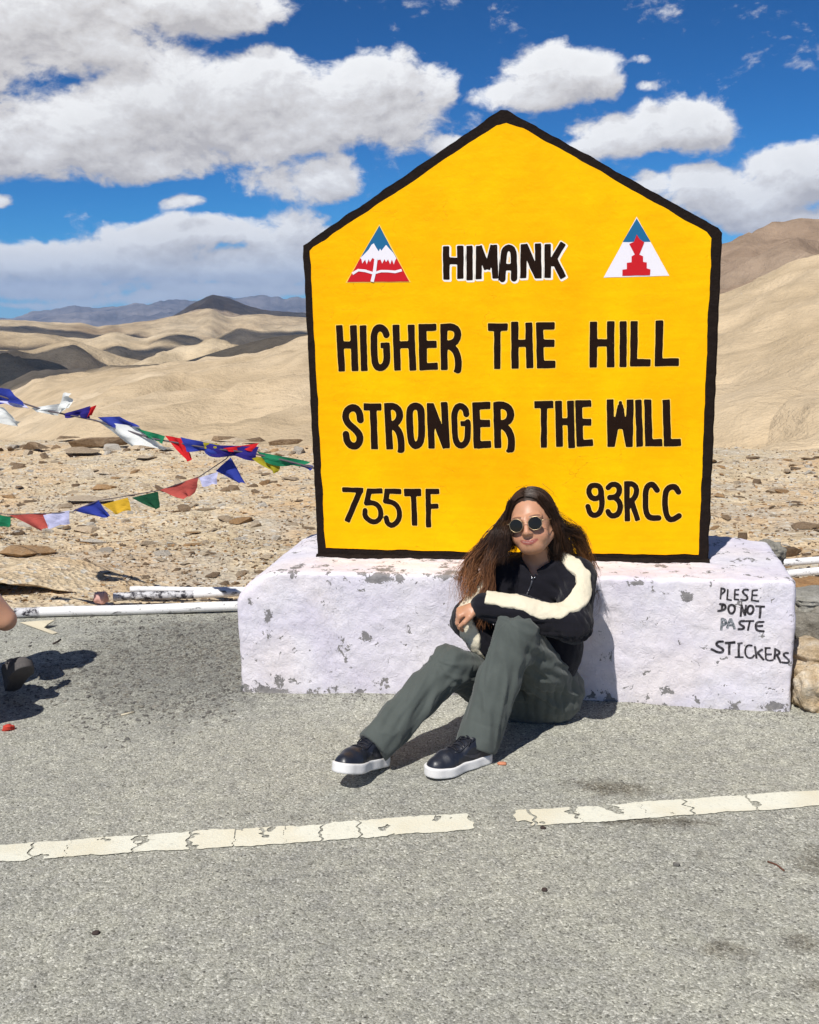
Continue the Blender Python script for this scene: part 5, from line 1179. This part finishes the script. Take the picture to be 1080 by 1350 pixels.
# ---- shoes
M_sho = mat('shoe_leather', lambda t, o: {'c': t.mix(t.noise(o, 20, 3), (.010, .012, .019), (.020, .023, .034)), 'n': t.bump(t.noise(o, 300, 3, .6), .2, .001, t.bump(t.noise(o, 28, 3), .3, .004)), 'r': .38}, spec=.5)
M_sole = mat('white_sole', lambda t, o: {'c': t.mix(t.noise(o, 40, 4, .6), (.66, .64, .62), (.80, .79, .77))}, rough=.6)
M_lace = mat('shoe_lace', color=(.012, .012, .018), rough=.6); M_sw = mat('shoe_emblem', color=(.045, .045, .055), rough=.3)
def shoe(heel, toe, pitch, roll, name_label, emb, owner, msho=None, scale=1.):
    msho = msho or M_sho
    heel = np.array(heel, float); toe = np.array(toe, float); y = toe-heel; y[2] = 0; y = un(y); x_ = np.array([y[1], -y[0], 0]); yy = y*math.cos(pitch)+np.array([0, 0, 1])*math.sin(pitch); zz_ = np.cross(x_, yy)
    xr = x_*math.cos(roll)+zz_*math.sin(roll); zr = np.cross(xr, yy); R_ = np.stack([xr, yy, zr], 1)*1.
    def out(P, g_=0): 
        P2 = P.copy(); P2[:, 2] = 0; return U([rc((0, .036, 0), (0, .09, 0), .034, .031), rc((0, .09, 0), (.003, .185, 0), .031, .046), rc((.003, .185, 0), (.001, .222, 0), .046, .041)], .02)(P2)-g_
    def sole(P): q = out(P); d = np.stack([q+.004, np.abs(P[:, 2]-.014-.006*np.clip((P[:, 1]-.2)/.06, 0, 1))-.0165+.004], 1); return np.linalg.norm(np.maximum(d, 0), axis=1)+np.minimum(d.max(1), 0)-.004
    upf = U([rc((0, .038, .045), (0, .10, .050), .0345, .033), rc((0, .10, .052), (.002, .175, .034), .034, .032), rc((.002, .175, .034), (.001, .226, .026), .035, .028), rc((0, .040, .055), (0, .045, .082), .034, .034), rc((0, .10, .058), (0, .078, .086), .026, .020), rc((.003, .19, .025), (.002, .21, .022), .043, .036)], .022)
    def up_(P):
        d = upf(P); d = np.maximum(d, out(P)+.0025); d = np.maximum(d, .022-P[:, 2]); mouth = ell((0, .055, .108), (.026, .038, .026))(P); d = np.maximum(d, -mouth)
        for (a, b) in (((-.04, .172), (.04, .172)), ): d = d+.0016*np.exp(-((P[:, 1]-.172-.05*P[:, 0]**2*10)/.004)**2)
        return d+.0008*fbm(P*40, 2)
    def T(P): return heel+(P*scale)@R_.T
    s = tag(link(name_label[0], None, owner), None); 
    V, F_ = nets(up_, (-.06, -.005, .0), (.06, .27, .14), .0034); V_ = T(V)
    s.data if False else None
    bpy.data.objects.remove(s)
    up_o = ob('shoe', V_, F_, msho, owner)
    V, F_ = nets(sole, (-.06, -.005, -.01), (.06, .275, .05), .0036); ob('sole', T(V), F_, M_sole if msho is M_sho else msho, up_o)
    def sf(x, y):            # height of the upper
        z = .13
        for _ in range(60):
            d = float(upf(np.array([[x, y, z]]))[0])
            if d < .0005: break
            z -= max(d*.6, .0004)
        return z
    for k in range(6):
        y0 = .098+.0125*k; pts = [(xx, y0+.010*(1 if k % 2 else -1)*xx/.02*.35, sf(xx, y0)+.0022) for xx in np.linspace(-.021, .021, 7)]
        tube(T(np.array(pts)), .0026*scale, 'lace', M_lace, up_o, 6)
    for sg in (-1, 1):       # eyestay strips
        pts = [(sg*.022, yq, sf(sg*.022, yq)+.0008) for yq in np.linspace(.085, .168, 8)]; tube(T(np.array(pts)), .003*scale, 'eyestay', msho, up_o, 6)
    zb_ = sf(0, .104); bow = [(-.004, .104, zb_+.003), (-.022, .100, zb_+.002), (-.030, .117, zb_-.014), (-.012, .112, zb_), (.004, .108, zb_+.005), (.022, .110, zb_), (.030, .127, zb_-.020)]
    tube(T(np.array(bow)), .0021*scale, 'lace_bow', M_lace, up_o, 6)
    if emb:                  # curved stroke on the outer side
        for sg in (-1, 1):
            V = []; ctrl = [(.060, .066, .0), (.066, .050, .005), (.085, .042, .0065), (.112, .046, .005), (.140, .058, .0012)]
            for i in range(25):
                u = i/24*(len(ctrl)-1); k = min(int(u), len(ctrl)-2); f = u-k; a, b = np.array(ctrl[k]), np.array(ctrl[k+1]); c = a*(1-f)+b*f
                for dz in (-c[2], c[2]):
                    xx = .06
                    for _ in range(80):
                        d = float(up_(np.array([[sg*xx, c[0], c[1]+dz]]))[0])
                        if d < .0009: break
                        xx -= max(d*.6, .0003)
                    V.append((sg*(xx+.0006), c[0], c[1]+dz))
            ob('side_emblem', T(np.array(V)), np.array([(2*i, 2*i+1, 2*i+3, 2*i+2) for i in range(24)], np.int32), M_sw, up_o, False)
    return up_o
hl = PZ(647, 1003, .0); tl = PZ(571, 1028, .0); hl[2] = tl[2] = road_z(hl[0], hl[1])+.003
shoe(hl, tl, 0.02, 0., ('shoe',), True, woman)
hr = np.array([-.335, -.880, 0]); tr_ = PZ(455, 1042, 0.); hr[2] = road_z(hr[0], hr[1])+.004
shoe(hr, tr_, math.radians(13), math.radians(-3), ('shoe',), True, woman)

# ---- sunglasses
M_gold = mat('gold_wire', color=(.62, .47, .28), rough=.4, metal=1.); M_lens = mat('dark_lens', lambda t, o: {'c': (.014, .013, .011)}, rough=.12, spec=.22)
gl = ob('sunglasses', *(lambda V, F: (V, F))(*[np.array([hw_((0, -.1, .006))+np.array(q)*.0004 for q in ((1, 0, 0), (0, 1, 0), (0, 0, 1))]), [(0, 1, 2)]]), M_gold, woman)
bpy.data.meshes.remove(gl.data)
def ringpts(cx, n=8, r=.0228):
    out_ = []
    for k in range(n*5+1):
        a = 2*math.pi*k/(n*5); rr = r*(1-.035*(abs(math.sin(a*n/2+math.pi/2*0)))); out_.append((cx+rr*1.04*math.cos(a+math.pi/8), -.1045+abs(cx+rr*math.cos(a+math.pi/8))*.10+abs(cx)*.04, .006+rr*math.sin(a+math.pi/8)))
    return out_
gl = tube([hw_((-.0085, -.105, .012)), hw_((-.004, -.1075, .0145)), hw_((.004, -.1075, .0145)), hw_((.0085, -.105, .012))], .0011, 'sunglasses', M_gold, woman, 6)
for sg in (-1, 1):
    rp = ringpts(sg*.0325); tube([hw_(p) for p in rp], .0010, 'frame', M_gold, gl, 6, False)
    V = [hw_((sg*.0325, -.1062+.0045, .006))]; nn = len(rp)-1
    V = [hw_((sg*.0325, rp[0][1]*0+np.mean([p[1] for p in rp])-.0018, .006))]+[hw_((p[0], p[1], p[2])) for p in rp[:-1]]
    ob('lens', V, [(0, 1+i, 1+(i+1) % nn) if sg > 0 else (0, 1+(i+1) % nn, 1+i) for i in range(nn)], M_lens, gl, True)
    tube([hw_((sg*.057, -.097, .013)), hw_((sg*.066, -.088, .013)), hw_((sg*.0735, -.05, .011)), hw_((sg*.075, .0, .009)), hw_((sg*.072, .02, .0))], .0011, 'temple', M_gold, gl, 6)
e_ = hw_((.0715, .006, -.034)); boulder('earring', (0, 0, 0), (.0035, .0035, .0035), mat('pearl', color=(.85, .82, .78), rough=.2), 1, None, None, 0, 2)
er = [o for o in COL.objects if o.name.startswith('earring')][0]; er.parent = woman; er.location = Vector(e_)-woman.location

# ---- hair: a close cap and many long strands
def hcol(t, o):
    a = t.new('ShaderNodeVertexColor'); a.layer_name = 'tint'; return {'c': a.outputs[0], 'r': .45, 'n': None}
M_hair = mat('brown_hair', hcol, spec=.35)
capf = U([ell((0, .030, .042), (.078, .095, .083)), ell((0, .06, -.02), (.07, .06, .09))], .02)
def cap_f(P):
    q = (P-HC)@HR; d = capf(q)
    hl_ = q[:, 1]-(-.062+.9*np.clip(.070-q[:, 2], 0, .2)+8*np.clip(np.abs(q[:, 0]+.004)-.02, 0, 1)**2)    # hairline: forehead to ear
    d = np.maximum(d, -hl_*.8); return d
V, F_ = nets(cap_f, HC-.16, HC+.16, .0045); qh = (V-HC)@HR
N_ = vnorm(V, F_); V = V+N_*(.0006*fbm(np.c_[qh[:, 0]*70, qh[:, 1]*12, qh[:, 2]*10], 3))[:, None]
hair = mesh('hair', V, F_, M_hair); vcol(hair, np.tile([.026, .013, .0075], (len(V), 1))*(1+.5*fbm(qh*60, 2))[:, None]); hair = link('hair', hair, woman)
def bez(pts, n):
    pts = np.array(pts); m_ = len(pts); u = np.linspace(0, m_-1, n); out_ = []
    for q in u:
        i = min(int(q), m_-2); f = q-i; p0, p1_, p2_, p3 = pts[max(i-1, 0)], pts[i], pts[i+1], pts[min(i+2, m_-1)]
        out_.append(.5*((2*p1_)+(-p0+p2_)*f+(2*p0-5*p1_+4*p2_-p3)*f*f+(-p0+3*p1_-3*p2_+p3)*f**3))
    return np.array(out_)
SV = []; SF = []; SC = []; so_ = 0
def strand(path, r, col0, col1, tipstart=.35):
    global so_
    n = len(path); T_ = np.gradient(path, axis=0); T_ /= np.linalg.norm(T_, axis=1)[:, None]+1e-9
    s = np.cross(T_, np.array([.3, -1, .1])); s /= np.linalg.norm(s, axis=1)[:, None]+1e-9; b = np.cross(s, T_); u = np.linspace(0, 1, n)
    rr = r*(1-.75*np.clip((u-.55)/.45, 0, 1))
    for k in range(3):
        a = 2*math.pi*k/3; SV.append(path+(s*math.cos(a)+b*math.sin(a))*rr[:, None])
    w__ = np.clip((u-tipstart)/(1-tipstart), 0, 1)[:, None]; c = np.array(col0)*(1-w__)+np.array(col1)*w__; SC.extend([c]*3)
    i = np.arange(n-1)
    for k in range(3):
        a_, b_ = so_+k*n+i, so_+((k+1) % 3)*n+i; SF.append(np.stack([a_, b_, b_+1, a_+1], 1))
    so_ += 3*n
def sc(p): return hw_(p)
def lock(root, way, nst, spread, r=.0008, c0=(.020, .010, .006), c1=(.17, .066, .024), tip=.4, wave=.006, fr=(1., 1.), n=22):
    """root: scalp point in head coordinates; way: (px, py, depth) places the lock passes"""
    jt = 4.5 if nst < 100 and n == 22 else 0.
    base = [sc(root)]+[PY(w__[0]+rng.uniform(-jt, jt)*(1+.35*k_), w__[1]+rng.uniform(-jt, jt), w__[2]) if abs(w__[0]) > 2 else sc(w__) for k_, w__ in enumerate(way)]
    for _ in range(nst):
        o0 = rng.normal(size=3)*.006; o1 = rng.normal(size=3)*np.array([1, .7, .8])*spread; L = rng.uniform(.62, 1.); sd = rng.uniform(0, 50)
        p = bez(base, n); u = np.linspace(0, 1, n)[:, None]; p = p+o0*(1-u)+o1*u**1.1+wave*u**.7*np.c_[fbm(np.c_[u[:, 0]*3.2*fr[0], 0*u[:, 0]+sd, 0*u[:, 0]], 2), fbm(np.c_[u[:, 0]*3.2, 0*u[:, 0]+sd+9, 0*u[:, 0]], 2), fbm(np.c_[u[:, 0]*3.2, 0*u[:, 0]+sd+19, 0*u[:, 0]], 2)]
        q = (p-HC)@HR; e = np.stack([q[:, 0]/.078, (q[:, 1]-.026)/.096, (q[:, 2]-.040)/.085], 1); rr = np.linalg.norm(e, axis=1); inside = rr < 1.03
        q2 = np.where(inside[:, None], np.stack([e[:, 0]*.078, e[:, 1]*.096+.026-.026*0, e[:, 2]*.085], 1)/rr[:, None]*1.03+0, 0)
        q2 = np.stack([e[:, 0]/rr*1.04*.078, e[:, 1]/rr*1.04*.096+.026, e[:, 2]/rr*1.04*.085+.040], 1); q = np.where(inside[:, None], q2, q); p = HC+q@HR.T
        k = max(6, int(n*L)); v = rng.uniform(.5, 1.9); hi_ = rng.uniform(.35, 1.8)
        strand(p[:k], r*rng.uniform(.7, 1.3), np.array(c0)*v, np.array(c1)*hi_, tip)
# crown: strands combed from the parting to both sides
for k in range(760):
    sgn = -1 if k % 2 else 1; yy = rng.uniform(-.098, .085) if k % 3 else rng.uniform(-.100, -.03); a0 = rng.uniform(.0, .25); pts = []
    a1 = rng.uniform(1.5, 2.2)
    for u in np.linspace(0, 1, 14):
        a = a0*(1-u)+a1*u; y2 = yy+.050*min(1, max(.1, (yy+.07)/.1))*u**1.3; pts.append((sgn*math.sin(a)*.081-.006*(1-u), .028+(y2-.01)*(1-.1*u), .040+math.cos(a)*.088-.004*abs(fbm(np.array([[k*.37, u*3, 0]]), 1)[0])))
    pts = np.array(pts); e = np.stack([pts[:, 0]/.079, (pts[:, 1]-.028)/.097, (pts[:, 2]-.040)/.086], 1); rr = np.linalg.norm(e, axis=1)[:, None]; e = e/rr*rng.uniform(1.0, 1.05); pts = np.stack([e[:, 0]*.079, e[:, 1]*.097+.028, e[:, 2]*.086+.04], 1)
    ok = pts[:, 1] > -.072+.9*np.clip(.064-pts[:, 2], 0, .2)-.009-rng.uniform(0, .005)
    if ok.sum() > 5: strand((HC+pts@HR.T)[ok], .0010*rng.uniform(.7, 1.3), np.array((.036, .018, .010))*rng.uniform(.5, 1.9), np.array((.030, .015, .008))*rng.uniform(.6, 1.5))
D0 = (.026, .013, .0075); DR = (.075, .026, .010)
# photo-left side: falls over the right shoulder and streams down past the arm
lf = [(-.074, .005, .03), (-.074, .03, .03), (-.070, .05, .05), (-.06, .07, .04), (-.072, .00, .06), (-.073, -.012, .045)]
for i, rt in enumerate(lf):
    lock(rt, [(660-3*i, 712, -.56), (643-4*i, 745, -.56), (626-2*i, 778, -.60), (616+i, 812, -.63)], 48, .009, c0=D0, c1=(.26, .105, .038), tip=.3, wave=.026)
    lock(rt, [(657-2*i, 702, -.54), (640-3*i, 730, -.53), (622-2*i, 762, -.56), (607+i, 800, -.58)], 70, .010, c0=D0, c1=(.24, .095, .035), tip=.4, wave=.022)
for rt in lf[:4]:
    lock(rt, [(658, 695, -.56), (652, 722, -.58), (645, 745, -.60), (638, 775, -.62), (632, 805, -.66), (634, 832, -.68)], 80, .012, c0=D0, c1=(.20, .08, .03), tip=.4, wave=.02)
    lock(rt, [(668, 698, -.585), (666, 718, -.60), (659, 742, -.61)], 130, .012, c0=D0, c1=(.030, .014, .008), tip=.4, wave=.014)
for k in range(9):
    lock(lf[k % 6], [(652-k, 705, -.52), (630-2*k, 742, -.51), (612-2*k, 765, -.52), (604-1.5*k, 790+3*k, -.54)], 5, .010, r=.0006, c0=D0, c1=(.26, .11, .04), tip=.3, wave=.03)
# photo-right side: blown back and to the right
# locks that frame the face
lock((-.066, -.025, .05), [(-.079, -.022, .0), (-.078, -.014, -.045), (671, 722, -.54), (664, 746, -.59)], 120, .008, c0=D0, c1=(.05, .022, .010), tip=.5, wave=.008, n=24)
lock((-.066, -.015, .05), [(-.078, -.01, .0), (-.070, .01, -.06), (675, 735, -.55)], 80, .007, c0=D0, c1=D0, tip=.5, wave=.006, n=18)
for dz_ in (0, 1, 2):
    lock((-.045-.008*dz_, -.052+.012*dz_, .088-.012*dz_), [(-.073, -.038+.01*dz_, .035), (-.0775, -.030+.01*dz_, -.010), (-.080, -.030+.01*dz_, -.060), (661-2*dz_, 727, -.575), (652-3*dz_, 750, -.60)], 95, .011, c0=D0, c1=(.09, .036, .014), tip=.5, wave=.010, n=24)
    lock((.050+.006*dz_, -.048+.012*dz_, .086-.012*dz_), [(.074, -.030+.01*dz_, .035), (.0790, -.016+.01*dz_, .0), (.081, -.008+.008*dz_, -.045), (737+2*dz_, 727, -.50), (744+3*dz_, 748, -.48)], 90, .010, c0=D0, c1=(.07, .028, .012), tip=.5, wave=.010, n=24)
rt_ = [(.075, .02, .02), (.074, .04, .03), (.072, .05, .01), (.066, .065, .04), (.075, .015, .045), (.06, .07, .06)]
for i, rt in enumerate(rt_):
    lock(rt, [(735+i, 700, -.50), (742+2*i, 722, -.47), (752+2*i, 742, -.44)], 95, .013, c0=D0, c1=(.05, .02, .009), tip=.4, wave=.016)
    lock(rt, [(736+i, 690, -.49), (751+2*i, 700, -.45), (763+2*i, 720, -.42), (770+2*i, 748, -.40), (773+2*i, 765, -.39)], 75, .014, c0=D0, c1=(.30, .13, .045), tip=.35, wave=.018)
    lock(rt, [(730, 715, -.52), (733, 735, -.51), (738, 748, -.50)], 60, .009, c0=D0, c1=(.022, .011, .007), tip=.5, wave=.012)
for k in range(8):
    lock(rt_[k % 6], [(745+k, 700, -.46), (760+2*k, 730, -.42), (776+k, 765, -.40), (783+.8*k, 800, -.38), (772-3*k, 835, -.37)], 3, .006, r=.0006, c0=D0, c1=(.12, .045, .02), tip=.3, wave=.03)
    lock(rt_[k % 6], [(742, 684, -.48), (758+2*k, 692+k, -.44), (770+k, 708+k, -.42), (774+k, 728+2*k, -.40)], 4, .006, r=.0006, c0=D0, c1=(.22, .09, .03), tip=.3, wave=.02)
for k in range(5): lock((.02*k-.03, -.01, .125), [(690+9*k, 640+abs(k-1)*3, -.52), (700+10*k, 645+4*k, -.50)], 2, .004, r=.0005, c1=D0, wave=.012, n=12)
hs_me = mesh('strands', np.concatenate(SV), np.concatenate(SF).astype(np.int32), M_hair); vcol(hs_me, np.concatenate(SC)); st_o = link('strands', hs_me, hair); st_o['kind'] = 'stuff'

# ================================================================== PERSON CUT BY THE LEFT EDGE
sq = np.array([-2.22, -.50, 0.])
MP = dict(pel=sq+[-.12, .02, .30], ch=sq+[.0, -.02, .56], nk=sq+[.07, -.03, .72], hd=sq+[.14, -.03, .84],
          hipA=sq+[-.08, -.12, .28], knA=sq+[.30, -.42, .52], anA=sq+[.20, -.28, .10], hipB=sq+[-.14, .12, .28], knB=np.array([-2.40, -.30, .33]), anB=np.array([-2.11, -.39, .12]),
          shA=sq+[.02, -.20, .66], elA=sq+[.24, -.42, .60], wrA=sq+[.26, -.25, .62], shB=sq+[.02, .16, .64])
el_ = PY(7, 817, -.36); MP['elB'] = el_; MP['wrB'] = sq+[.12, .0, .62]
MP = {k: np.array(v, float) for k, v in MP.items()}
man = tag(empty('person', tuple(sq)), 'person crouching at the left edge, only a bare elbow and dark shoe showing', 'person')
HH = MP['hd']; hm = rotm(math.radians(60), math.radians(10), 0)
hb = mkhand(MP['wrB'], (.7, -.6, -.1), (0, 0, 1), (.5, .5, 0), (35, 30, 20)); ha = mkhand(MP['wrA'], (.5, .8, -.1), (0, 0, 1), (.8, -.5, 0), (35, 30, 20))
mb = U([rc(MP['nk']-[0, 0, .03], MP['hd'], .055, .05)]+chain([MP['shA'], MP['elA'], MP['wrA']], [.05, .042, .027])+chain([MP['shB'], MP['elB'], MP['wrB']], [.05, .040, .027])+[ell(MP['ch'], (.13, .16, .18)), ell(MP['pel'], (.13, .16, .14)),
        rc(MP['hipA'], MP['knA'], .08, .055), rc(MP['knA'], MP['anA'], .055, .038), rc(MP['hipB'], MP['knB'], .08, .055), rc(MP['knB'], MP['anB'], .055, .038)], .02)
def man_f(P): return np.minimum(smin(mb(P), HEADF((P-HH)@hm), .01), np.minimum(ha(P), hb(P)))
V, F_ = nets(man_f, sq+[-.4, -.6, -.02], sq+[.5, .5, 1.02], .008); C = np.tile([.56, .30, .19], (len(V), 1)); me = mesh('body', V, F_, M_skin); vcol(me, C); link('body', me, man)
M_tee = mat('dark_shirt', color=(.02, .022, .04), rough=.9); M_dk = mat('dark_trousers', color=(.015, .016, .022), rough=.9)
tf = U([ell(MP['ch'], (.15, .185, .2)), ell(MP['pel']+[0, 0, .05], (.15, .18, .15)), rc(MP['shA'], MP['shA']*.45+MP['elA']*.55, .065, .06), rc(MP['shB'], MP['shB']*.45+MP['elB']*.55, .065, .06)], .03)
V, F_ = nets(tf, sq+[-.4, -.6, .1], sq+[.5, .45, .85], .01); V += vnorm(V, F_)*(.008*fbm(V*9, 3))[:, None]; ob('shirt', V, F_, M_tee, man)
tf2 = U([ell(MP['pel'], (.15, .18, .14)), rc(MP['hipA'], MP['knA'], .095, .07), rc(MP['knA'], MP['anA'], .07, .06), rc(MP['hipB'], MP['knB'], .095, .07), rc(MP['knB'], MP['anB'], .07, .06)], .02)
V, F_ = nets(lambda P: np.maximum(tf2(P), .07-P[:, 2]), sq+[-.4, -.6, .0], sq+[.5, .45, .7], .01); V += vnorm(V, F_)*(.008*fbm(V*9, 3))[:, None]; ob('trousers', V, F_, M_dk, man)
capm = lambda P: np.maximum(ell((0, .03, .045), (.08, .098, .085))((P-HH)@hm), -(((P-HH)@hm)[:, 1]+.05-.8*np.clip(.06-((P-HH)@hm)[:, 2], 0, .3)))
V, F_ = nets(capm, HH-.15, HH+.15, .008); hm_me = mesh('hair', V, F_, M_hair); vcol(hm_me, np.tile([.015, .01, .008], (len(V), 1))); link('hair', hm_me, man)
M_grey = mat('charcoal_shoe', lambda t, o: {'c': t.mix(t.noise(o, 120, 3, .6), (.07, .065, .063), (.13, .12, .115)), 'n': t.bump(t.noise(o, 200, 3), .4, .003)}, rough=.95, spec=.1)
hB = np.array([-1.955, -.375, .016]); shoe(hB, hB+np.array([.20, -.18, 0]), math.radians(36), math.radians(4), ('shoe',), False, man, M_grey, .98)
hA = MP['anA']*[1, 1, 0]+[-.04, .03, .003]; shoe(hA, hA+np.array([.15, -.2, 0]), 0.0, 0., ('shoe',), False, man, M_grey, 1.0)
